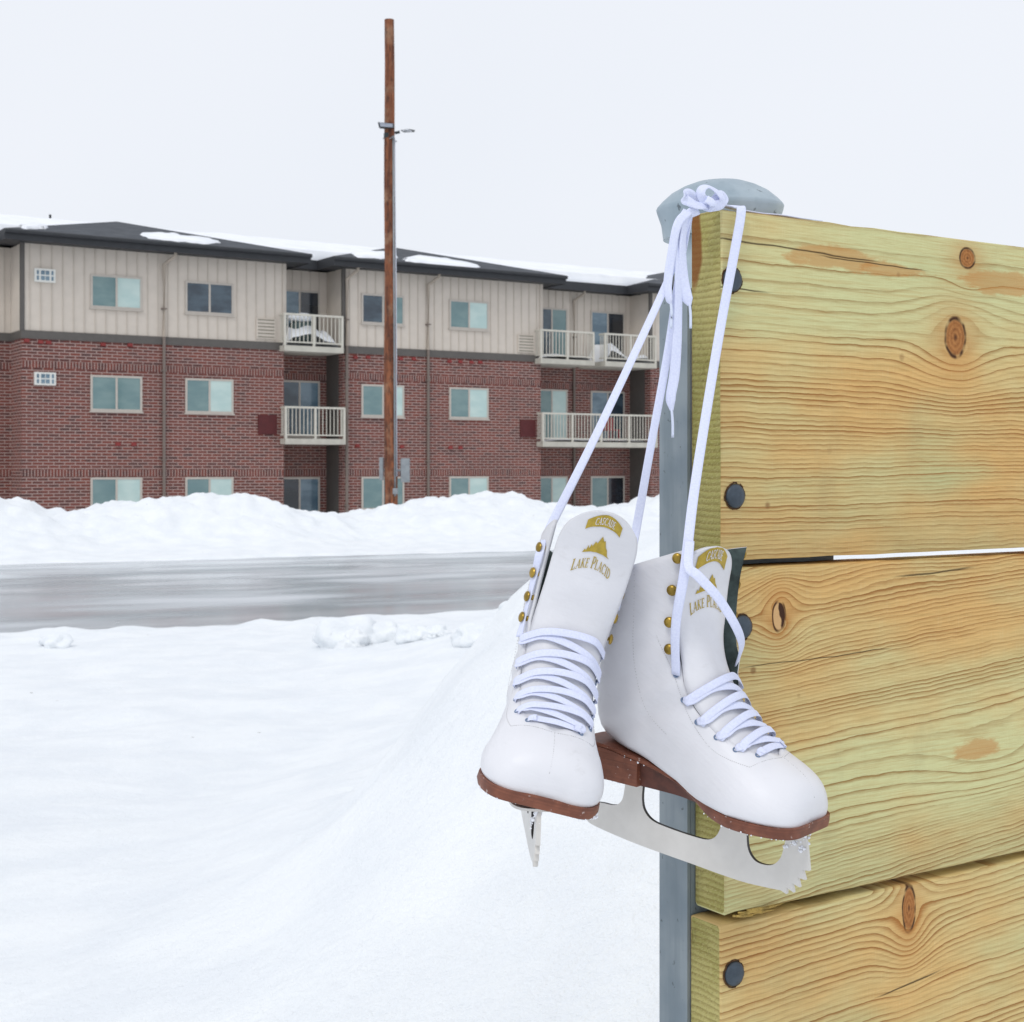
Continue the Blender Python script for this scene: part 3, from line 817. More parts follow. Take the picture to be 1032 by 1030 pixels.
    for i in range(1, P['nx'] + 1):
        cross(ET[i], ET[i - 1], -1, .0012)
        cross(ET[i] + .12, ET[i] - .25, 1, .0030 + .0004 * (i % 2))
    if P['nx'] == 4: pass
    mb.build('lacing', M_lace, root, smooth=True)
    # ---- snow crumbs clinging to the sole edge and the toe post
    mb = MB(fr); rnd = random.Random(P['seed'])
    for k in range(120):
        x, z, w = st[rnd.randrange(0, len(st) - 14)]; sg = rnd.choice((1, -1))
        if .07 < x < .15: continue
        mb.blob((x, sg * (w + .0028 - rnd.random() * .004), z - (.0032 + .0063 * sms_(.125, .168, x)) * (1 if rnd.random() < .75 else rnd.random())), .0004 + .0013 * rnd.random() ** 2, sub=1, seed=k)
    for k in range(60):
        mb.blob((.222 + rnd.random() * .024, rnd.choice((1, -1)) * (.002 + .001 * rnd.random()), -.012 - rnd.random() * .018), .0006 + .0016 * rnd.random() ** 2, sub=1, seed=k)
    for k in range(24):
        a_ = rnd.random() * 6.28; mb.blob((.03 + .03 * math.cos(a_), .02 * math.sin(a_), -.0065), .0008 + .0016 * rnd.random() ** 2, sub=1, seed=k)
    cr = mb.build('snow_crumbs', M_crumb, sole, smooth=True); cr['kind'] = 'stuff'
    mat = Matrix.Translation(P['loc']) @ Euler(tuple(R(a) for a in P['rot'])).to_matrix().to_4x4()
    return dict(root=root, w=lambda p: mat @ (Vector(p) * S_), edge=edge, n=lambda v_: mat.to_3x3() @ Vector(v_), tongue=lambda a, b, o=0: mat @ tongue(a, b, o), ET=ET)

gapt = [(4.7, .0), (5.4, .026), (6.5, .034), (8.5, .038), (10, .038), (13, .037), (16, .038)]
SKL = make_skate(dict(nx=5, blade_roll=12, blade_k=.88, scale=.72, loc=(.011, 1.165, 1.484), rot=(-14.6, 1.0, -87.0), gap=gapt, flare=(.0, .004), seed=5,
    label='left white skate hanging toe towards the viewer, its broad tongue and gold emblem facing front',
    tongue=dict(len=11.75, w=[(0, .032), (.2, .036), (.5, .039), (.8, .041), (1, .041)], fwd=.011, shift=.006, curl=5.), emblem=dict(u=.000, w=.0065, s=.76),
    hook_t=[12.0, 13.0, 14.0, 14.95]))
SKR = make_skate(dict(nx=4, scale=.74, loc=(.071, 1.177, 1.466), rot=(.3, 6.0, -37.8), gap=gapt, flare=(.024, .0), seed=8,
    label='white skate against the plank edge, seen from the side with full blade and brown heel',
    tongue=dict(len=10.9, rs=.92, twist=.24, m0=.5, m1=.85, w=[(0, .036), (.25, .038), (.5, .038), (.8, .035), (1, .034)], fwd=-.004, shift=-.010, curl=4.), emblem=dict(u=.0, w=.0055, s=.88),
    hook_t=[12.2, 13.4, 14.6, 15.7]))

# ================================================================== TIED LACES
laces = empty('tied_laces', at(712, 205, 1.19)); tag(laces, 'knotted white laces looped over the top corner of the plank, holding both skates', 'laces')
lo = laces.location.copy()
def strand(name, pts, w=.0072, th=.0015, nrm=(0, -1, 0), twist=None, ends=None, parent=laces, n=10):
    mb = MB(lambda p: p - lo); ribbon(mb, pts, w, th, nrm, n=n, twist=twist, ends=ends); return mb.build(name, M_lace, parent, smooth=True)
aw = lambda sk, t, sg, dy, off: sk['w'](sk['edge'](t, sg, dy, off)[0])
# left skate, hook side: up the hooks and to the knot
hk = [aw(SKL, t, -1, .0065, .0035) for t in (11.0, 12.0, 13.0, 14.0, 14.95)]
strand('strand', hk + [at(556, 528, 1.13), at(600, 440, 1.15), at(664, 303, 1.175), at(680, 262, 1.18), at(694, 216, 1.183)], .0068, nrm=[Vector((-.7, -.7, 0))] * 5 + [Vector((-.5, -.8, 0))] * 2 + [Vector((-.2, -1, 0))] * 3, twist=lambda u: .5 * math.sin(u * 9))
# left skate, far side
hk = [aw(SKL, t, 1, .0065, .004) for t in (13.4, 14.9)]
strand('strand', hk + [at(639, 545, 1.16), at(655, 455, 1.17), at(674, 350, 1.18), at(684, 280, 1.185), at(695, 218, 1.187)], .0068, nrm=Vector((-.3, -1, 0)), twist=lambda u: .55 * math.sin(u * 7 + 1))
# right skate: two strands meeting at the first hook, up over the board edge
e0 = aw(SKR, 10.9, -1, .0055, .001)
strand('strand', [e0, at(681, 630, 1.09), at(690, 575, 1.085), at(699, 500, 1.12), at(712, 415, 1.155), at(727, 325, 1.188), at(741, 250, 1.197), at(747, 213, 1.201), at(743, 208.5, 1.209), at(728, 207, 1.215), at(716, 205, 1.21)], .0076,
       nrm=[Vector((-.4, -1, 0))] * 2 + [Vector((-.1, -1, 0))] * 5 + [Vector((0, -1, .4)), Vector((0, -.3, 1)), Vector((0, 0, 1)), Vector((0, 0, 1))], twist=lambda u: .35 * math.sin(u * 6 + 2) * (1 - u))
e1 = aw(SKR, 10.9, 1, .004, .003)
strand('strand', [e1, at(747, 645, 1.085), at(727, 607, 1.070), at(704, 581, 1.068), at(694, 571, 1.076), at(695, 545, 1.092)], .0072, nrm=[Vector((.3, -1, .1))] * 3 + [Vector((0, -1, 0))] * 3)
# hanging free ends with aglets
def free_end(pts, nrm, w, ag):
    strand('free_end', pts, w, .0017, nrm, ends=lambda u: (min(1, .35 + (1 - u) * 5), 1), twist=lambda u: .6 * math.sin(u * 5))
    mb = MB(lambda p: p - lo); mb.tube(catmull(ag, 4), .0011, 8); mb.build('aglet', M_aglet, laces, smooth=True)
free_end([at(693, 213, 1.18), at(683, 232, 1.175), at(684, 270, 1.174), at(683, 330, 1.174), at(680, 375, 1.174), at(676, 400, 1.174), at(677, 414, 1.174)], Vector((.1, -1, 0)), .0082, [at(677, 412, 1.174), at(678, 427, 1.174), at(678, 441, 1.174)])
free_end([at(703, 211, 1.185), at(692, 219, 1.18), at(688, 245, 1.176), at(689, 280, 1.176), at(692, 298, 1.176), at(695, 308, 1.176)], Vector((.3, -1, 0)), .0086, [at(695, 306, 1.176), at(696, 318, 1.176), at(696, 331, 1.176)])
free_end([at(694, 213, 1.18), at(683, 226, 1.172), at(677, 255, 1.170), at(673, 285, 1.170), at(674, 300, 1.170), at(676, 306, 1.170)], Vector((-.4, -1, 0)), .0070, [at(676, 304, 1.170), at(677, 318, 1.17), at(676, 331, 1.17)])
# bow loops and the knot on the board top
strand('bow_loop', [at(712, 207, 1.185), at(703, 207, 1.182), at(694, 203, 1.18), at(689, 200, 1.18), at(693, 195, 1.182), at(699, 199, 1.186), at(706, 207, 1.19)], .0080, .0016, [Vector((.2, -1, .5)), Vector((0, -1, .6)), Vector((-.3, -1, .3)), Vector((-1, -.5, 0)), Vector((-.3, 1, 0)), Vector((0, .9, .4)), Vector((.2, 1, .2))])
strand('bow_loop', [at(714, 206, 1.185), at(707, 198, 1.182), at(707, 191, 1.182), at(713, 188, 1.184), at(722, 193, 1.186), at(728, 200, 1.187), at(726, 206, 1.187), at(718, 208, 1.186)], .0085, .0016, [Vector((-.6, -1, .2)), Vector((-.8, -.8, .2)), Vector((-.4, -.8, .6)), Vector((0, -.5, 1)), Vector((.3, -.6, .9)), Vector((.8, -.7, .2)), Vector((.3, -1, -.3)), Vector((0, -1, -.2))])
strand('bow_loop', [at(716, 205, 1.188), at(722, 199, 1.19), at(727, 195, 1.195), at(730, 201, 1.198), at(726, 207, 1.195)], .0070, .0016, Vector((.1, -.8, .5)))
strand('knot', [at(712, 201, 1.180), at(716, 203, 1.179), at(719, 207, 1.180), at(716, 210, 1.184), at(710, 208, 1.188), at(709, 203, 1.186), at(714, 201, 1.180)], .0062, .0022, Vector((0, -1, .1)))
bz = z1t + .0012
def top(u, n_, dz=0): q = FO + UB * u + NB * n_; return Vector((q.x, q.y, bz + dz))
strand('free_end', [at(726, 206, 1.2), top(.03, .014, .002), top(.055, .016, .0015), top(.075, .012, .0012), top(.1, .014, .001), top(.125, .013, .001)], .0066, .0014, Vector((0, 0, 1)), ends=lambda u: (min(1, .3 + (1 - u) * 5), 1))

# ================================================================== TERRAIN
M_snow, b = newmat('snow'); v, x, y, z = coords()
n1 = xnoise(v, 2.2, 5, .6); n2 = xnoise(v, 28., 5, .65); n3 = xnoise(v, 160., 3); dirt = xnoise(xvec(x * 3., y * 1.2, z * 3.), 1., 6, .7)
c = xmix(xsm(n1, .3, .7), srgb(234, 238, 242), srgb(243, 246, 248))
fl = xsm(dirt, .70, .76) * xsm(y, 4.2, 7.)
c = xmix(fl * .22, c, srgb(176, 170, 160)); 
vn = X.nt.nodes.new('ShaderNodeTexVoronoi'); vn.inputs['Scale'].default_value = 2.6; X.nt.links.new(v.k, vn.inputs['Vector'])
c = xmix((1.0 - xsm(X(vn.outputs['Distance']), .016, .04)) * xsm(n1, .50, .56) * xsm(y, 3., 5.) * .7, c, srgb(96, 86, 74))
setv(b, 'Base Color', c); setv(b, 'Roughness', .75); setv(b, 'Specular IOR Level', .2)
n4 = xnoise(v, 9., 4, .6); bump(b, n2 * .9 + n3 * .4 + n1 * .8 + n4 * 1.4, .55, .022)

RD = Vector((.900, .435)); RN = Vector((-.435, .900)); RP = Vector((-9.05, 26.3))
def uv(X_, Y_):
    d = Vector((X_, Y_)) - RP; return d.dot(RD), d.dot(RN)
VR = 4.6
ridge_px = [(-200, 505), (-60, 500), (0, 503), (30, 503), (48, 515), (75, 517), (100, 511), (150, 505), (200, 500), (240, 497), (270, 503), (300, 512), (350, 521), (365, 516), (385, 511), (420, 506), (470, 499), (510, 498), (545, 504), (580, 511), (620, 510), (650, 508), (670, 500), (800, 500), (1100, 500)]
RT = []
for px, py in ridge_px:
    k = (px - 516) / F; Y = (VR + RP.x * -.435 + RP.y * .9) / (k * -.435 + .9)
    RT.append((uv(k * Y, Y)[0], CZ - (py - HY) / F * Y))
def sms(a, b, x): t = max(0, min(1, (x - a) / (b - a))); return t * t * (3 - 2 * t)
def fbm(x, y, s, o=4): return noise.fractal(Vector((x * s, y * s, 3.3)), 1.0, 2.0, o)
def lumps(x, y, s):
    d = noise.voronoi(Vector((x * s, y * s, .5)))[0][0]; return max(0, .55 - d)
def height(X_, Y_):
    u, v = uv(X_, Y_)
    rag = .22 * fbm(X_, Y_, .9, 3)
    if v > -5:
        vv = v + rag
        H = interp(RT, u)
        if vv < 0: z = -.06
        elif vv < VR:
            t = vv / VR; z = -.06 + (H + .06) * (.10 * sms(0, .08, t) + .14 * sms(.05, .5, t) + .76 * sms(.34, 1.0, t) ** 1.1)
        else: z = H - (H - .1) * sms(VR + .4, VR + 4.5, vv)
        near = sms(1.6, 3.6, vv) * (1 - sms(7, 10, vv))
        z += near * (.10 * fbm(X_, Y_, 1.4, 4) + .22 * (lumps(X_, Y_, 1.6)) + .10 * lumps(X_, Y_, 4.) - .05) + sms(.1, 1.5, vv) * .03 * fbm(X_, Y_, 2.)
        return z
    # near side
    ve = -11.0 - v + rag * 1.6
    edge = sms(0, 1.1, ve)
    z = -.06 + .11 * edge
    d = math.hypot(X_, Y_)
    z += edge * .34 * (1 - sms(2.5, 10, Y_))
    z += edge * ((.03 + .03 * sms(5, 12, Y_)) * fbm(X_, Y_, .5, 4) + .014 * fbm(X_, Y_, 2.3, 4) * sms(2, 6, Y_))
    z += edge * (1 - sms(1., 3.5, ve)) * (.12 * lumps(X_, Y_, 1.7))
    z += edge * sms(1.5, 3, Y_) * (1 - sms(9, 13, Y_)) * (.007 * fbm(X_, Y_, 5., 3) + .02 * max(0, fbm(X_ + 9, Y_, 1.1, 3) - .15) + .035 * lumps(X_, Y_ * .8, 1.3) * sms(-.1, .3, fbm(X_, Y_, .4, 2)))
    # mound at the right, ploughed against the boards
    ctr = .02 + .035 * (Y_ - 7) + .16 * fbm(X_, Y_, .9, 3)
    m_ = sms(ctr - .62, ctr + .36, X_) * .64 + .36 * sms(ctr - 1.7, ctr + .6, X_)
    ln = sms(2.2, 5.6, Y_) * (1 - sms(7.6, 11.5, Y_ - .4 * X_))
    z += m_ * ln * 1.10 + .42 * sms(-1.6, .9, X_) * sms(.6, 2.4, Y_) * (1 - sms(3., 6.5, Y_))
    z += m_ * ln * (.10 * fbm(X_ * 1.3 + 4, Y_ * .8, .9, 3) + .09 * lumps(X_, Y_, 2.2) + .06 * lumps(X_ + 5, Y_, 5.) + .035 * fbm(X_, Y_, 4., 3))
    # secondary low ridge joining the mound to the bank
    z += .30 * math.exp(-((X_ - .1) / 1.3) ** 2 - ((Y_ - 12.6) / 2.2) ** 2)
    z += .05 * sms(2, 4, Y_) * (1 - sms(11, 14, Y_)) * lumps(X_ + 3, Y_, .8)
    return z
def axis(lo, a, b, hi, st, g=1.12):
    out = []; x = a
    while x <= b: out.append(x); x += st
    s = st; y = out[-1]
    while y < hi: s *= g; y += s; out.append(y)
    s = st; y = a; pre = []
    while y > lo: s *= g; y -= s; pre.append(y)
    return pre[::-1] + out
XS = axis(-400, -12, 8, 400, .075); 
YS = []
y = -.5
while y < 2: YS.append(y); y += .05
while y < 16: YS.append(y); y += .06
while y < 26: YS.append(y); y += .14
while y < 36: YS.append(y); y += .075
s = .1
while y < 700: YS.append(y); s *= 1.13; y += s
pre = []; y = -.5; s = .06
while y > -300: s *= 1.2; y -= s; pre.append(y)
YS = pre[::-1] + YS
vs = [(x, y, height(x, y)) for y in YS for x in XS]
nx = len(XS); fs = [(j * nx + i, j * nx + i + 1, (j + 1) * nx + i + 1, (j + 1) * nx + i) for j in range(len(YS) - 1) for i in range(nx - 1)]
gr = mesh_obj('snow_ground', vs, fs, M_snow, None, True); tag(gr, kind='structure')
# road
m, b = newmat('icy_asphalt'); v, x, y, z = coords()
# coordinates along and across the road
a1 = x * .900 + y * .435; a2 = x * -.435 + y * .900
n1 = xnoise(xvec(a1 * .10, a2 * .50, 0.), 1., 2, .5); n2 = xnoise(xvec(a1 * .30, a2 * .8, 2.), 1., 2, .5); n3 = xnoise(v, 18., 4)
c = xmix(xsm(n1, .3, .68), srgb(146, 156, 162), srgb(192, 198, 203))
c = xmix(xsm(n2, .48, .72) * .55, c, srgb(222, 224, 228))
c = xmix(xsm(xnoise(xvec(a1 * .12, a2 * .6, 8.), 1., 2), .52, .7) * .35, c, srgb(158, 160, 162))
c = xmix(xsm(xnoise(xvec(a1 * 1.8, a2 * 2.4, 4.), 1., 5, .7), .62, .78) * .3, c, srgb(235, 237, 241))
setv(b, 'Base Color', c); setv(b, 'Roughness', .16 + xsm(n2, .35, .75) * .3); setv(b, 'Specular IOR Level', .5)
bump(b, n3 * .3 + n2, .12, .01)
mb = MB(); q = []
for u in range(-120, 121, 10):
    for vv in (-12.6, -8, -4, .6): p = RP + RD * u + RN * vv; q.append((p.x, p.y, .0))
mb.add(q, [(i * 4 + k, (i + 1) * 4 + k, (i + 1) * 4 + k + 1, i * 4 + k + 1) for i in range(24) for k in range(3)])
rd = mb.build('road', m); tag(rd, kind='structure')
# clumps of ploughed snow on the near edge
def clump(px, py, Yd, r, seed, lab, dirt=False):
    k = at(px, py, Yd); z = height(k.x, k.y)
    mb = MB(); rr = random.Random(seed)
    mb.blob((0, 0, r * .35), r, (1.25, 1, .8), 4, .45, 1.6, seed)
    for i in range(6): mb.blob((rr.uniform(-1, 1) * r * 1.1, rr.uniform(-1, 1) * r, r * rr.uniform(0, .4)), r * rr.uniform(.25, .6), (1, 1, .8), 3, .5, 2., seed + i)
    o = mb.build('snow_clump', M_snow, smooth=True); o.location = (k.x, k.y, z - r * .05)
    tag(o, lab, 'snow clump', 'snow clumps along the near road edge')
clump(350, 612, 13.4, .23, 3, 'rounded snow clump on the near road edge, larger one of the pair')
clump(386, 614, 13.4, .15, 12, 'jagged snow clump with a dirty tip right of the rounded one')
clump(352 - 295, 640, 13.8, .11, 33, 'low snow clump at the road edge near the left side')
clump(440, 610, 12.9, .09, 41, 'small snow clump right of the jagged one, near the mound')

clump(420, 616, 13.0, .13, 57, 'low broken snow clump between the jagged clump and the mound')
clump(478, 608, 12.0, .14, 63, 'snow lump at the foot of the mound, left of the skates')
clump(516, 596, 9.5, .13, 71, 'crusty snow lump on the mound edge beside the left skate')
clump(527, 586, 7.6, .085, 83, 'small crusty chunk of snow high on the mound edge, nearest the skate hooks')
clump(500, 604, 8.6, .07, 97, 'small chunk of snow low on the mound edge beside the lump')
# ================================================================== BUILDING
UBD = Vector((.843, .537, 0)).normalized(); NBD = Vector((-UBD.y, UBD.x, 0)); BO = Vector((-11.93, 42.2, 0))
def bs(px, b=0.):
    k = (px - 516) / F
    return (k * (BO.y + NBD.y * b) - BO.x - NBD.x * b) / (UBD.x - UBD.y * k)
def bz_(py, s, b=0.): return CZ - (py - HY) / F * (BO.y + UBD.y * s + NBD.y * b)
ang_b = math.atan2(UBD.y, UBD.x)
bld = empty('apartment_building', (BO.x, BO.y, -.65), (0, 0, ang_b))
tag(bld, 'three storey apartment block, red brick below, beige siding above, snow on its dark roof', 'building')
ZG = .65   # local z = world z + ZG
m, b = newmat('red_brick'); v, x, y, z = coords()
def brickmat(name, soldier=False):
    m, b = newmat(name); v, x, y, z = coords()
    n = X.nt.nodes.new('ShaderNodeTexBrick'); n.offset = 0. if soldier else .5
    vec = xvec(z * 1. if soldier else x + y, (x + y) if soldier else z, 0.)
    X.nt.links.new(vec.k, n.inputs['Vector']); n.inputs['Scale'].default_value = 1.
    n.inputs['Brick Width'].default_value = .30 if soldier else .30; n.inputs['Row Height'].default_value = .088
    n.inputs['Mortar Size'].default_value = .013; n.inputs['Mortar Smooth'].default_value = .3; n.inputs['Bias'].default_value = -.1
    n.inputs['Color1'].default_value = (*srgb(116, 62, 54), 1); n.inputs['Color2'].default_value = (*srgb(72, 50, 50), 1); n.inputs['Mortar'].default_value = (*srgb(176, 156, 146), 1)
    nn = xnoise(xvec((x + y) * 3.4, 0., z * 11.), 1., 2)
    c = xmix(xsm(nn, .45, .7) * .7, X(n.outputs[0]), srgb(128, 66, 54)); c = xmix(X(n.outputs['Fac']), c, srgb(170, 148, 140))
    big = xnoise(v, .5, 4); c = xmix(xsm(big, .4, .7) * .18, c, srgb(96, 74, 70))
    setv(b, 'Base Color', c); setv(b, 'Roughness', .85); bump(b, 1.0 - X(n.outputs['Fac']), .4, .01); return m
M_brick = brickmat('red_brick'); M_soldier = brickmat('soldier_brick', True)
M_siding = simple('beige_siding', srgb(208, 198, 186), .7, .03, 3.)
M_batten = simple('beige_batten', srgb(195, 185, 173), .7, .03, 3.)
M_trim = simple('taupe_trim', srgb(92, 88, 84), .6, .06, 5.)
M_dark = simple('dark_fascia', srgb(48, 50, 54), .6, .1, 5.)
m, b = newmat('asphalt_shingles'); v, x, y, z = coords(); n = xnoise(v, 14., 3); n2 = xnoise(xvec(x * 2., y * 7., z * 7.), 1., 3)
setv(b, 'Base Color', xmix(xsm(n2 + n * .3, .4, .9), srgb(54, 58, 64), srgb(84, 88, 94))); setv(b, 'Roughness', .9); M_shing = m
M_frame = simple('window_vinyl', srgb(190, 182, 172), .5, .04, 8.)
M_white_v = simple('white_vinyl', srgb(222, 222, 216), .5, .03, 8.)
M_rail = simple('cream_rail', srgb(206, 202, 190), .5, .05, 8.)
M_slab = simple('cream_balcony_slab', srgb(196, 192, 180), .7, .08, 4.)
def glass(name, c0, c1, rough=.12):
    m, b = newmat(name); v, x, y, z = coords(); n = xnoise(xvec(x * 1.2, y, z * 2.5), 1., 3); sl = X.m('SINE', z * 120.)
    setv(b, 'Base Color', xmix(xsm(n, .35, .65), srgb(*c0), srgb(*c1))); setv(b, 'Roughness', rough); setv(b, 'Coat Weight', .6); setv(b, 'Coat Roughness', .04)
    return m
G_teal = glass('window_glass_dim', (100, 129, 131), (116, 142, 141)); G_light = glass('window_glass_blind', (176, 201, 197), (192, 212, 206))
G_dark = glass('window_glass_dark', (42, 56, 68), (70, 88, 100)); G_blue = glass('door_glass_blue', (78, 104, 120), (112, 136, 150)); G_black = glass('door_glass_black', (26, 30, 36), (42, 48, 56))
M_maroon = simple('maroon_louvre', srgb(92, 30, 32), .6, .1, 10.); M_redvent = simple('red_vent_hood', srgb(134, 46, 44), .6, .1, 10.)
M_spout = simple('downspout_brown', srgb(122, 110, 102), .6, .05, 5.); M_spoutb = simple('downspout_beige', srgb(176, 164, 150), .6, .05, 5.)
M_roofsnow, b = newmat('roof_snow'); v, x, y, z = coords(); n = xnoise(v, 1.5, 4)
setv(b, 'Base Color', xmix(xsm(n, .3, .7), srgb(234, 237, 242), srgb(242, 244, 247))); setv(b, 'Roughness', .8); bump(b, n, .3, .05)

DEP = 1.2; BACK = 16.
zE = 7.99 + ZG; zBand1 = 5.556 + ZG; zBand0 = 5.33 + ZG
sL1, sR1 = bs(22), bs(286); sL2, sR2 = bs(346), bs(545); sL3 = bs(655.5); sR3 = sL3 + 7.6
SOL = [(4.53 + ZG, 4.72 + ZG), (1.50 + ZG, 1.69 + ZG)]
# wall runs: (s0, s1, b) fronts
runs = [(sL1 - 6.5, sL1, DEP), (sL1, sR1, 0), (sR1, sL2, DEP), (sL2, sR2, 0), (sR2, sL3, DEP), (sL3, sR3, 0), (sR3, sR3 + 5, DEP)]
for (s0, s1, bb) in runs:
    mb = MB(); mb.box((s0, bb, -.3), (s1, BACK if bb else BACK - .01, zBand0)); mb.build('brick_wall', M_brick, bld)
    for z0, z1 in SOL:
        mb = MB(); mb.box((s0 + .003, bb - .006, z0), (s1 - .003, bb + .02, z1)); mb.build('soldier_course', M_soldier, bld)
    mb = MB(); mb.box((s0 + .002, bb + .004, zBand1), (s1 - .002, BACK - .1, zE + .02), 0)
    k = s0 + .2
    while k < s1 - .1: mb.box((k, bb - .014, zBand1 + .01), (k + .035, bb + .02, zE), 1); k += .305
    mb.build('siding_wall', [M_siding, M_batten], bld)
    mb = MB(); mb.box((s0 - .03, bb - .035, zBand0 + .001), (s1 + .03, BACK - .05, zBand1 - .001)); mb.build('band_board', M_trim, bld)
# side returns of the recesses get siding battens through their own boxes; dark corner trims
for s_, b0 in ((sL1, 0), (sL2, 0), (sR1, 0), (sR2, 0), (sL3, 0)):
    mb = MB(); d = -.03
    mb.box((s_ - .05, -.03, zBand1 + .002), (s_ + .07, .05, zE - .002)); mb.build('corner_trim', M_trim if s_ in (sL1, sL2, sL3) else M_batten, bld)
mb = MB(); mb.box((bs(15.5, DEP - .12), DEP - .12, -.2), (bs(21, DEP - .12), DEP - .02, zBand0)); mb.build('corner_pilaster', M_trim, bld)
for s_ in (sL2, sL3):
    mb = MB(); mb.box((s_ - .012, .32, -.2), (s_ - .002, DEP, zBand0 - .01)); mb.build('recess_side_panel', M_trim, bld)

def window(s0, s1, z0, z1, b0, ga, gb, split=.5, frame=M_frame):
    fo = MB(); t = .06
    fo.box((s0, b0 - .035, z0), (s1, b0 + .03, z0 + t)); fo.box((s0, b0 - .035, z1 - t), (s1, b0 + .03, z1))
    fo.box((s0, b0 - .035, z0 + t), (s0 + t, b0 + .03, z1 - t)); fo.box((s1 - t, b0 - .035, z0 + t), (s1, b0 + .03, z1 - t))
    sm_ = s0 + (s1 - s0) * split; fo.box((sm_ - .03, b0 - .03, z0 + t), (sm_ + .03, b0 + .03, z1 - t))
    fo.box((s0 - .03, b0 - .06, z0 - .04), (s1 + .03, b0 + .0, z0 - .001))
    f = fo.build('window', frame, bld)
    a = MB(); a.box((s0 + t, b0 - .022, z0 + t), (sm_ - .03, b0 + .02, z1 - t)); a.build('pane', ga, f)
    a = MB(); a.box((sm_ + .03, b0 - .022, z0 + t), (s1 - t, b0 + .02, z1 - t)); a.build('pane', gb, f)
    return f
ZW = [(6.29 + ZG, 7.24 + ZG), (3.36 + ZG, 4.38 + ZG), (.42 + ZG, 1.47 + ZG)]
wcols = [(91, 143, [(G_teal, G_light), (G_teal, G_teal), (G_teal, G_light)]), (186.5, 235, [(G_dark, G_dark), (G_teal, G_light), (G_teal, G_light)]),
         (364, 407, [(G_dark, G_teal), (G_teal, G_light), (G_teal, G_teal)]), (452.5, 492, [(G_teal, G_light)] * 3)]
for pa, pb, gl in wcols:
    for (z0, z1), (ga, gb) in zip(ZW, gl): window(bs(pa), bs(pb), z0, z1, 0, ga, gb)
for (z0, z1) in ZW:
    window(sL3 + 1.2, sL3 + 2.8, z0, z1, 0, G_teal, G_light); window(sL3 + 4.8, sL3 + 6.3, z0, z1, 0, G_teal, G_light); window(sL1 - 3.6, sL1 - 1.9, z0, z1, DEP, G_teal, G_light)
window(sL1 - .75 - .9, sL1 - .62, .42 + ZG, 1.35 + ZG, DEP, G_teal, G_light)
# balcony doors
ZD = [(5.6 + ZG, 7.35 + ZG), (2.72 + ZG, 4.5 + ZG), (-.2 + ZG, 1.45 + ZG)]
def bcol(pa, pb, gls, zs=ZD):
    for (z0, z1), (ga, gb) in zip(zs, gls): window(bs(pa, DEP), bs(pb, DEP), z0, z1, DEP, ga, gb)
bcol(281, 322, [(G_blue, G_black), (G_dark, G_blue), (G_black, G_blue)])
bcol(540, 571.5, [(G_dark, G_teal), (G_teal, G_light), (G_teal, G_light)])
bcol(595, 629, [(G_blue, G_black), (G_blue, G_dark), (G_teal, G_black)])
# grilles
def grille(pa, pb, ya, yb, mat, s_mat, name='wall_grille'):
    s0, s1 = bs(pa), bs(pb); z1, z0 = bz_(ya, s0) + ZG, bz_(yb, s0) + ZG
    mb = MB(); mb.box((s0, -.05, z0), (s1, .01, z1)); o = mb.build(name, mat, bld)
    mb = MB(); n = 6
    for k in range(n): 
        zz = z0 + (z1 - z0) * (k + .5) / n; mb.box((s0 + .04, -.062, zz - .012), (s1 - .04, -.052, zz + .02))
    mb.build('louvre', s_mat, o)
def acvent(pa, pb, ya, yb):
    s0, s1 = bs(pa), bs(pb); z1, z0 = bz_(ya, s0) + ZG, bz_(yb, s0) + ZG
    mb = MB(); mb.box((s0, -.10, z0), (s1, .01, z1)); o = mb.build('vent_box', M_white_v, bld)
    mb = MB(); w = s1 - s0; h = z1 - z0
    for (a, c_) in ((.10, .20), (.30, .48), (.52, .70), (.80, .90)):
        for (d, e) in ((.14, .45), (.55, .86)): mb.box((s0 + w * a, -.108, z0 + h * d), (s0 + w * c_, -.101, z0 + h * e))
    mb.build('vent_opening', G_blue, o)
acvent(34, 55, 270.5, 284); acvent(34, 55.5, 375, 388)
M_lv = simple('beige_louvre', srgb(140, 134, 118), .6, .1, 9.)
grille(258, 277, 320.5, 341, M_siding, M_lv); grille(260, 278.5, 418, 437.5, M_maroon, M_maroon)
grille(521.5, 537.5, 337, 355, M_siding, M_lv); grille(524, 539, 423, 440.5, M_maroon, M_maroon)
grille(661 + 13, 683, 345, 362, M_siding, M_lv); grille(674, 684, 430, 446, M_maroon, M_maroon)
# little red dryer-vent hoods
def hood(px, py):
    s = bs(px); z = bz_(py, s) + ZG; mb = MB(); mb.add([(s - .08, 0, z - .06), (s + .08, 0, z - .06), (s + .08, 0, z + .05), (s - .08, 0, z + .05), (s - .06, -.08, z - .05), (s + .06, -.08, z - .05), (s + .05, -.04, z + .04), (s - .05, -.04, z + .04)], [(0, 1, 5, 4), (1, 2, 6, 5), (2, 3, 7, 6), (3, 0, 4, 7), (4, 5, 6, 7)]); mb.build('vent_hood', M_redvent, bld)
for px, py in [(41, 344.5), (49, 345), (104, 347), (131, 347.5), (119, 447.5), (135, 447.5), (358, 360), (371, 360), (404, 361.5), (417, 361.5), (453, 364), (464, 364.5), (475, 365), (484, 365), (360, 449), (405, 450), (454, 451), (464, 451), (20 + 7, 343)]: hood(px, py)
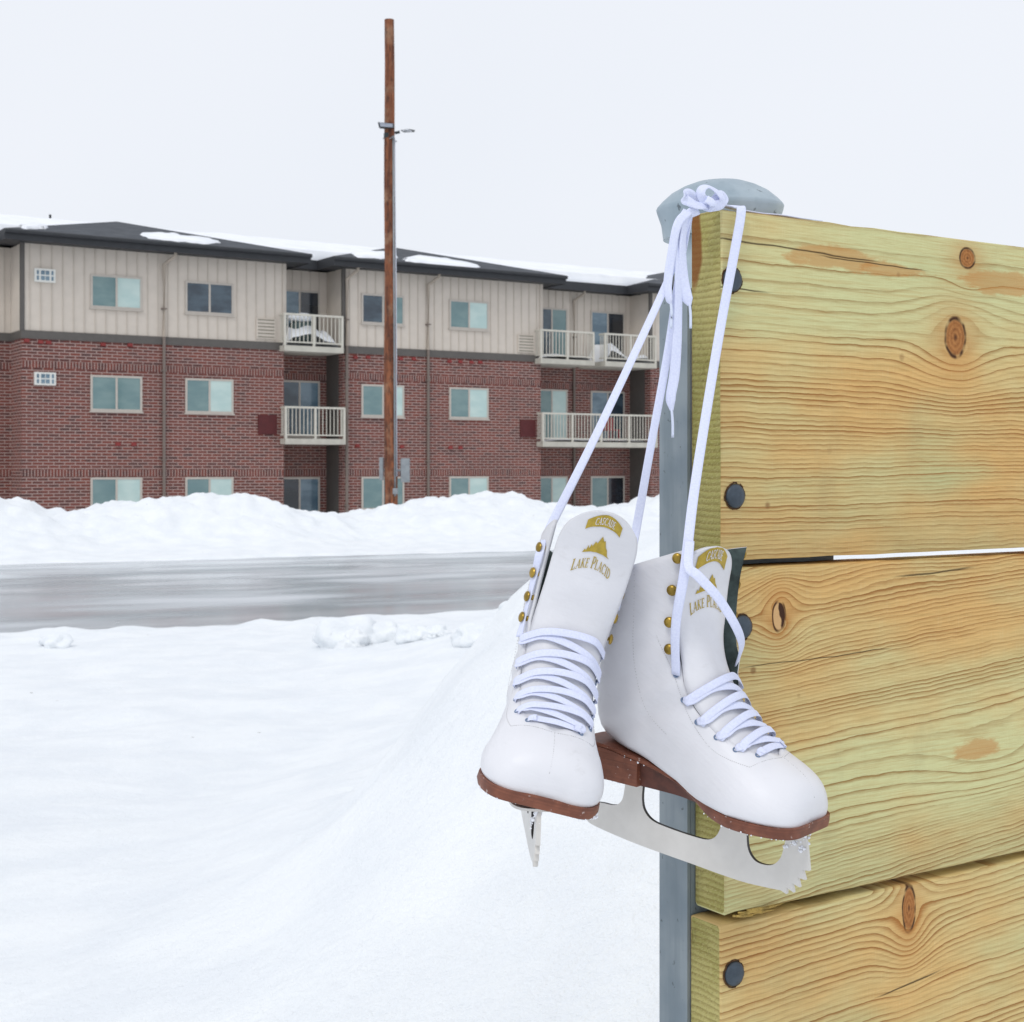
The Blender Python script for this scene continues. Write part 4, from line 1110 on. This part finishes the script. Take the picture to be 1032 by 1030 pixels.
# downspouts
def spout(px, b0, ztop=zE, gutter=True, px2=None):
    s = bs(px, b0)
    mb = MB(); mb.tube([(s + .25, b0 - .42, ztop + .12), (s + .22, b0 - .38, ztop - .10), (s, b0 - .08, ztop - .34), (s, b0 - .07, zBand1)], .05, 8); o = mb.build('downspout', M_spoutb, bld)
    mb = MB(); mb.tube([(s, b0 - .075, zBand1), (s, b0 - .075, -.2)], .048, 8); mb.build('lower_pipe', M_spout, o)
    mb = MB()
    for z in (1.2, 2.6, 4.0, 5.2, 7.0): mb.box((s - .07, b0 - .13, z), (s + .07, b0 + .01, z + .04))
    mb.build('pipe_strap', M_spout, o)
spout(164.5, 0); spout(430.5, 0); spout(348.5, 0); spout(577.5, DEP)
# eaves and hip roofs
OV = .62; zF0, zF1 = zE - .04, zE + .25
def hip(s0, s1, name='hip_roof'):
    a0, a1, b0 = s0 - OV, s1 + OV, -OV; run = (a1 - a0) / 2; sl = .268; zt = zF1 + run * sl; c = (a0 + a1) / 2
    mb = MB(); mb.add([(a0, b0, zF1), (a1, b0, zF1), (c, b0 + run, zt), (c, b0 + run + 8, zt), (a0, b0 + run + 8, zF1), (a1, b0 + run + 8, zF1)], [(0, 1, 2), (1, 5, 3, 2), (0, 2, 3, 4), (0, 4, 5, 1)])
    o = mb.build('hip_roof', M_shing, bld)
    mb = MB(); mb.box((a0, b0, zF0), (a1, b0 + .03, zF1 - .002)); mb.box((a0 + .0, b0 + .031, zF0), (a0 + .03, b0 + 3.2, zF1 - .002)); mb.box((a1 - .03, b0 + .031, zF0), (a1, b0 + 3.2, zF1 - .002)); mb.build('fascia', M_dark, o)
    mb = MB(); mb.box((a0 + .03, b0 + .03, zF0 + .02), (a1 - .03, b0 + 3., zF0 + .05)); mb.build('soffit', M_dark, o)
    mb = MB(); mb.tube([(a0, b0 - .05, zF1 - .07), (a1, b0 - .05, zF1 - .07)], .06, 8); mb.build('gutter', M_dark, o)
    return o, a0, a1, b0, sl
def snow_patch(roof, pts, base, th=.08, seed=0):
    """pts = photo outline on the front slope of a hip"""
    o, a0, a1, b0, sl = roof
    rr_ = random.Random(len(pts) * 7 + int(pts[0][0])); q2 = []
    for (ax, ay), (bx_, by_) in zip(pts, pts[1:] + pts[:1]):
        for k in range(4): q2.append((ax + (bx_ - ax) * k / 4 + rr_.uniform(-1.2, 1.2), ay + (by_ - ay) * k / 4 + rr_.uniform(-.45, .45)))
    pts = q2; out = []
    for px, py in pts:
        # intersect with the slope z = zF1 + (b-b0)*sl
        lo, hi = b0, b0 + 6
        for _ in range(40):
            mid = (lo + hi) / 2; s = bs(px, mid); zz = bz_(py, s, mid) + ZG
            if zz > zF1 + (mid - b0) * sl: lo = mid
            else: hi = mid
        out.append((bs(px, lo), lo, zF1 + (lo - b0) * sl))
    c = Vector((0, 0, 0))
    for q in out: c += Vector(q) / len(out)
    vs = [Vector(q) + Vector((0, 0, .004)) for q in out] + [Vector(q) + Vector((0, 0, th)) + (c - Vector(q)) * .08 for q in out] + [c + Vector((0, 0, th * 1.25))]
    n = len(out); fs = [(k, (k + 1) % n, n + (k + 1) % n, n + k) for k in range(n)] + [(n + k, n + (k + 1) % n, 2 * n) for k in range(n)]
    mesh_obj('snow_patch', vs, fs, M_roofsnow, o, True)
h1_ = hip(sL1, sR1); h2_ = hip(sL2, sR2); h3_ = hip(sL3, sR3)
snow_patch(h1_, [(141, 237), (160, 236.5), (176, 237), (185, 240), (203, 240.5), (222, 245), (205, 246), (180, 243.5), (150, 240.5)], 0)
snow_patch(h1_, [(18, 229), (34, 227.5), (49, 230), (44, 231.5), (26, 231)], 0)
snow_patch(h2_, [(355, 256), (372, 254.5), (398, 256), (401, 260), (384, 261), (360, 259.5)], 0)
snow_patch(h2_, [(405, 262), (420, 259), (450, 262), (484, 269), (476, 271), (440, 267), (412, 264)], 0)
# main roof under thick snow
ridge_b = 9.; zR = 10.22 + ZG; e_b = DEP - OV; s0, s1 = sL1 - 7.2, sR3 + 5.7; zM = zF1 + .02
NS = 90; NBm = 18; vs = []; fs = []
for i in range(NS + 1):
    s = s0 + (s1 - s0) * i / NS
    for j in range(2 * NBm + 1):
        b_ = e_b + .04 + (ridge_b - e_b) * j / NBm
        z = zM + .16 + (zR - zM - .16) * (1 - abs(j - NBm) / NBm) ** .92
        if j == 0 or j == 2 * NBm: z = zM - .02
        elif 0 < j: z += .05 * noise.fractal(Vector((s * .7, b_ * .7, 0)), 1, 2, 3)
        if j == 1: b_ = e_b + .03 + .05 * noise.noise(Vector((s * 1.5, 0, 0)))
        vs.append((s, b_, z))
for i in range(NS):
    for j in range(2 * NBm): a = i * (2 * NBm + 1) + j; fs.append((a, a + 2 * NBm + 1, a + 2 * NBm + 2, a + 1))
mr = mesh_obj('snow_covered_roof', vs, fs, M_roofsnow, bld, True)
mb = MB(); mb.box((s0, e_b, zF0), (s1, e_b + .03, zF1)); mb.box((s0, e_b + .031, zF0 + .02), (s1, DEP - .001, zF0 + .05)); mb.build('eave', M_dark, bld)
mb = MB(); mb.box((s0 + .3, 2.2, zE - .02), (s1 - .3, 16.5, zE + .1)); mb.build('roof_deck', M_dark, bld)
mb = MB()
for k in (3,): mb.box((s0 + 2 + k * 2.8, ridge_b - .04, zR + .0), (s0 + 2.06 + k * 2.8, ridge_b + .04, zR + .12))
mb.build('roof_vent_pipe', M_dark, mr)
# balconies
def balcony(pa, pb, zt, posts, snow=0, sd=0, front=-.38, extra=None):
    """zt = world z of slab bottom"""
    s0, s1 = bs(pa, front), bs(pb, front); z0 = zt + ZG; z1 = z0 + .17
    mb = MB(); mb.box((s0, front, z0), (s1, DEP - .004, z1)); o = mb.build('balcony', M_slab, bld)
    mb = MB(); rh = .98
    mb.box((s0, front + .02, z1 + rh - .06), (s1, front + .08, z1 + rh)); mb.box((s0, front + .03, z1 + .09), (s1, front + .07, z1 + .13))
    for k in range(posts + 1):
        s = s0 + (s1 - s0 - .07) * k / posts; mb.box((s, front + .015, z1 - .08), (s + .07, front + .085, z1 + rh - .061))
    n = int((s1 - s0) / .125)
    for k in range(1, n):
        s = s0 + (s1 - s0) * k / n; mb.box((s - .011, front + .04, z1 + .131), (s + .011, front + .06, z1 + rh - .061))
    for s in (s0 + .001, s1 - .041):
        mb.box((s, front + .086, z1 + rh - .06), (s + .04, -.001, z1 + rh - .002)); mb.box((s, front + .086, z1 + .09), (s + .04, -.001, z1 + .13))
        for j in range(1, 4): mb.box((s + .01, front + j * .1, z1 + .131), (s + .03, front + j * .1 + .02, z1 + rh - .061))
    mb.build('railing', M_rail, o)
    if snow:
        NSx, NBy = 26, 12; vs = []; fs = []
        for i in range(NSx + 1):
            for j in range(NBy + 1):
                u, w = i / NSx, j / NBy; e = min(1, min(u, 1 - u) * 8) * min(1, min(w + .12, 1 - w) * 5)
                h = snow * (.35 + .65 * (noise.noise(Vector((u * 2.2 + sd, w * 1.5, sd))) + .6)) * e
                h *= (1 - .6 * abs(u - extra)) if extra is not None else 1
                vs.append((s0 + .09 + (s1 - s0 - .18) * u, front + .1 + (DEP - front - .2) * w, z1 + .004 + max(0, h)))
        for i in range(NSx):
            for j in range(NBy): a = i * (NBy + 1) + j; fs.append((a, a + NBy + 1, a + NBy + 2, a + 1))
        mesh_obj('snow_drift', vs, fs, M_roofsnow, o, True)
    return o
zB3 = bz_(353.5, bs(290, -.38), -.38); zB2 = bz_(447.5, bs(290, -.38), -.38)
b1 = balcony(286.5, 346.5, zB3, 2, .62, 2.3); balcony(287.5, 348.5, zB2, 2)
zB3 = bz_(366, bs(546, -.38), -.38); zB2 = bz_(450, bs(546, -.38), -.38)
balcony(545, 599.5, zB3, 2, .25, 7.1); balcony(610, 662, zB3, 2, .6, 4.4, extra=.1); balcony(547, 663, zB2, 4, .1, 9.)
# a covered grill on the first upper balcony and a red chair-like rail item on the far one
def bal_item(px, py, b_): s = bs(px, b_); return Vector((s, b_, 0)), s
# wall lamps in recesses
for px, py in ((334, 298), (336, 389), (337, 485)):
    s = bs(px, DEP); z = bz_(py, s, DEP) + ZG; mb = MB(); mb.box((s - .06, DEP - .12, z - .08), (s + .06, DEP - .001, z + .10)); mb.lathe([(.07, 0), (.05, .03)], (s, DEP - .08, z + .1), (0, 0, 1), 12); mb.build('wall_lamp', M_dark, bld)

# covered barbecue with a cap of snow on the balcony (own thing)
s = bs(303, .15); zb_ = bz_(353.5, bs(290, -.38), -.38) + .17
g = BO + UBD * s + NBD * .1
mb = MB(); mb.box((-.32, -.25, 0), (.32, .25, .62)); 
gr_ = mb.build('covered_grill', simple('grey_green_cover', srgb(86, 104, 104), .8, .2, 6.)); gr_.location = (g.x, g.y, zb_ + .2); gr_.rotation_euler = (0, 0, ang_b)
bm = bmesh.new(); bm.from_mesh(gr_.data); bmesh.ops.bevel(bm, geom=bm.edges[:], offset=.08, segments=2, affect='EDGES'); bm.to_mesh(gr_.data); bm.free()
tag(gr_, 'covered grill heaped with snow on the top floor balcony left of the pole', 'grill')
mb = MB(); mb.blob((0, 0, .70), .36, (1.25, .9, .42), 3, .2, 1.5, 4); mb.build('snow_cap', M_roofsnow, gr_, smooth=True)
# patio chair, red, on the far middle balcony
s = bs(617, .1); zz = bz_(450, bs(546, -.38), -.38) + .17; g = BO + UBD * s + NBD * .2
ch = empty('patio_chair', (g.x, g.y, zz + .02), (0, 0, ang_b)); tag(ch, 'small dark red patio chair behind the railing of the long middle balcony', 'chair')
M_redc = simple('red_plastic', srgb(140, 34, 40), .5, .05, 9.)
mb = MB(); mb.box((-.25, -.22, .40), (.25, .22, .44)); mb.build('seat', M_redc, ch)
mb = MB(); mb.box((-.25, .18, .441), (.25, .22, .86)); mb.build('backrest', M_redc, ch)
for sx in (-1, 1):
    for sy in (-1, 1):
        mb = MB(); mb.box((sx * .22 - .02, sy * .19 - .02, 0), (sx * .22 + .02, sy * .19 + .02, .399)); mb.build('leg', M_redc, ch)

# ================================================================== UTILITY POLE
m, b = newmat('weathered_pole_wood'); v, x, y, z = coords()
n1 = xnoise(xvec(x * 9., y * 9., z * .55), 1., 5, .7); n2 = xnoise(xvec(x * 60., y * 60., z * 2.5), 1., 4, .7); n3 = xnoise(v, 2.2, 4, .6)
c = xmix(xsm(n1, .35, .68), srgb(92, 50, 34), srgb(150, 92, 60)); c = xmix(xsm(n2, .5, .75) * .7, c, srgb(66, 44, 34)); n6 = xnoise(xvec(x * 12., y * 12., z * 5.), 1., 5, .75); c = xmix(xsm(n3, .5, .7) * .6, c, srgb(158, 126, 100)); c = xmix(xsm(n6, .5, .62) * .65, c, srgb(58, 38, 30)); c = xmix(xsm(n6, .36, .28) , c, srgb(172, 122, 88))
setv(b, 'Base Color', c); setv(b, 'Roughness', .85); bump(b, n2 + n1, .5, .01); M_pole = m
PY = 35.6; pb = at(394, 508, PY); zt = CZ - (20 - HY) / F * PY
pole = empty('utility_pole', (pb.x, PY, 0)); tag(pole, 'tall reddish brown wooden utility pole with two small floodlights, in front of the apartment block', 'utility pole')
dx = -1.8 / F * PY
mb = MB(); H_ = zt
mb.tube([(dx * (k / 12) + .01 * math.sin(k * 1.3), 0, k / 12 * H_) for k in range(13)], [.162 - .048 * k / 12 for k in range(13)], 20); mb.build('pole_shaft', M_pole, pole, auto=50)
M_gm = simple('grey_metal', srgb(150, 156, 160), .5, .1, 8., 0, 0, .3); M_blk = simple('dark_fixture', srgb(44, 52, 54), .5, .1, 8.); M_lens = simple('lamp_lens', srgb(214, 220, 232), .3, .03, 8.)
xz = lambda px, py: Vector(((px - 516) / F * PY - pb.x, 0, CZ - (py - HY) / F * PY))
mb = MB(); mb.tube([xz(398.5, 500) + Vector((0, -.13, 0)), xz(397.6, 300) + Vector((0, -.125, 0)), xz(396.7, 138) + Vector((0, -.11, 0))], .022, 8); mb.build('conduit', M_gm, pole, smooth=True)
mb = MB(); mb.tube([xz(400.2, 480) + Vector((0, -.10, 0)), xz(399.6, 300) + Vector((0, -.10, 0)), xz(398.4, 140) + Vector((0, -.09, 0))], .012, 6); mb.build('cable', M_lens, pole, smooth=True)
def fbox(a, c_, name, mat, d=.14, y0=-.1):
    mb = MB(); p, q = xz(*a), xz(*c_); mb.box((p.x, y0, q.z), (q.x, y0 + d, p.z)); o = mb.build(name, mat, pole); 
    bm = bmesh.new(); bm.from_mesh(o.data); bmesh.ops.bevel(bm, geom=bm.edges[:], offset=.012, segments=1, affect='EDGES'); bm.to_mesh(o.data); bm.free(); return o
fbox((404, 462), (413, 486), 'meter_box', M_gm, .16); fbox((382.5, 461), (386.5, 484), 'meter_box', M_gm, .16); fbox((396.5, 492), (401.5, 498), 'junction_box', M_gm, .1, -.22)
mb = MB(); mb.tube([xz(398, 474), xz(405, 474)], .03, 6); mb.tube([xz(386, 474), xz(390, 474)], .03, 6); mb.build('box_bracket', M_gm, pole)
# floodlights
mb = MB(); p = xz(382, 126.5); q = xz(397.5, 131)
mb.add([(p.x, -.35, p.z), (q.x, -.22, p.z), (q.x, .1, p.z + .02), (p.x, .0, p.z + .02), (p.x + .03, -.33, q.z - .02), (q.x, -.20, q.z + .01), (q.x, .08, q.z + .03), (p.x + .03, 0, q.z + .03)], [(0, 3, 2, 1), (4, 5, 6, 7), (0, 1, 5, 4), (1, 2, 6, 5), (2, 3, 7, 6), (3, 0, 4, 7)])
fl1 = mb.build('floodlight', M_blk, pole)
mb = MB(); mb.add([(p.x + .04, -.352, p.z - .012), (q.x - .02, -.238, p.z - .012), (q.x - .02, -.222, q.z + .012), (p.x + .06, -.337, q.z + .006)], [(0, 3, 2, 1), (0, 1, 2, 3)]); mb.build('lens', M_lens, fl1)
mb = MB(); a0 = xz(399, 134); a1 = xz(404, 133); 
mb.tube([xz(398, 134), xz(403, 133)], .035, 8)
A, B_, C_, D_ = xz(403.5, 131.5), xz(412.5, 130.5), xz(418.5, 135.5), xz(408, 136.5)
mb.add([A + Vector((0, -.02, 0)), B_ + Vector((0, -.02, 0)), C_ + Vector((0, -.25, 0)), D_ + Vector((0, -.30, 0)), A + Vector((0, .12, .04)), B_ + Vector((0, .12, .04)), C_ + Vector((0, -.1, .08)), D_ + Vector((0, -.15, .08))], [(0, 1, 2, 3), (7, 6, 5, 4), (0, 4, 5, 1), (1, 5, 6, 2), (2, 6, 7, 3), (3, 7, 4, 0)])
fl2 = mb.build('floodlight', M_blk, pole)
mb = MB(); c0 = (A + B_ + C_ + D_) / 4 + Vector((0, -.15, 0))
q4 = [A + Vector((0, -.02, 0)), B_ + Vector((0, -.02, 0)), C_ + Vector((0, -.25, 0)), D_ + Vector((0, -.30, 0))]
nrm = (q4[1] - q4[0]).cross(q4[2] - q4[0]).normalized(); nrm = nrm if nrm.y < 0 else -nrm
mb.add([c0.lerp(k, .72) + nrm * .006 for k in q4], [(0, 1, 2, 3)]); mb.build('lens', M_lens, fl2)
mb = MB(); mb.tube([xz(386, 140), xz(389, 137), xz(396, 140), xz(400, 143)], .012, 6); mb.tube([xz(393, 141) + Vector((0, -.12, 0)), xz(398, 139) + Vector((0, -.2, 0))], .012, 6); mb.build('wire_loop', M_gm, pole)
mb = MB(); mb.lathe([(.125, 0), (.125, .12)], (xz(392, 137).x, 0, xz(392, 137).z - .06), (0, 0, 1), 20); mb.build('mounting_band', M_blk, pole)

# ================================================================== WORLD, SUN, CAMERA
wd = bpy.data.worlds.new('World'); S.world = wd; wd.use_nodes = True; nt = wd.node_tree; X.nt = nt
bg = nt.nodes['Background']; sky = nt.nodes.new('ShaderNodeTexSky'); sky.sky_type = 'NISHITA'; sky.sun_disc = False
SUN_EL, SUN_AZ = 52, 205
sky.sun_elevation = R(SUN_EL); sky.sun_rotation = R(SUN_AZ); sky.dust_density = 4; sky.ozone_density = 1.5
mul = nt.nodes.new('ShaderNodeMix'); mul.data_type = 'RGBA'; mul.inputs[0].default_value = .94
nt.links.new(sky.outputs[0], mul.inputs[6])
cl = nt.nodes.new('ShaderNodeTexNoise'); cl.inputs['Scale'].default_value = 1.3; cl.inputs['Detail'].default_value = 3
tc = nt.nodes.new('ShaderNodeTexCoord'); nt.links.new(tc.outputs['Generated'], cl.inputs['Vector'])
cm = xmix(xsm(X(cl.outputs[0]), .3, .7), (8.5, 8.9, 9.6), (9.1, 9.4, 10.0)); nt.links.new(cm.k, mul.inputs[7])
nt.links.new(mul.outputs[2], bg.inputs[0]); bg.inputs[1].default_value = .1
sl = bpy.data.lights.new('sun', 'SUN'); sl.energy = .9; sl.angle = R(18); sl.color = (1, .97, .93)
so = bpy.data.objects.new('sun', sl); COL.objects.link(so)
dirv = Vector((math.sin(R(SUN_AZ)) * math.cos(R(SUN_EL)), math.cos(R(SUN_AZ)) * math.cos(R(SUN_EL)), math.sin(R(SUN_EL))))
so.rotation_euler = dirv.to_track_quat('Z', 'Y').to_euler(); so.location = (0, -5, 20)
cam = bpy.data.cameras.new('camera'); co = bpy.data.objects.new('camera', cam); COL.objects.link(co)
co.location = (0, 0, CZ); co.rotation_euler = (R(90), 0, 0)
cam.sensor_fit = 'HORIZONTAL'; cam.sensor_width = 36; cam.lens = F / W0 * 36; cam.shift_y = -(515 - HY) / W0; cam.clip_start = .05; cam.clip_end = 3000
cam.dof.use_dof = True; cam.dof.focus_distance = 1.13; cam.dof.aperture_fstop = 40
S.camera = co
S.view_settings.view_transform = 'Standard'; S.view_settings.look = 'None'; S.view_settings.exposure = 0; S.view_settings.gamma = 1
S.render.resolution_x = 1024; S.render.resolution_y = 1022
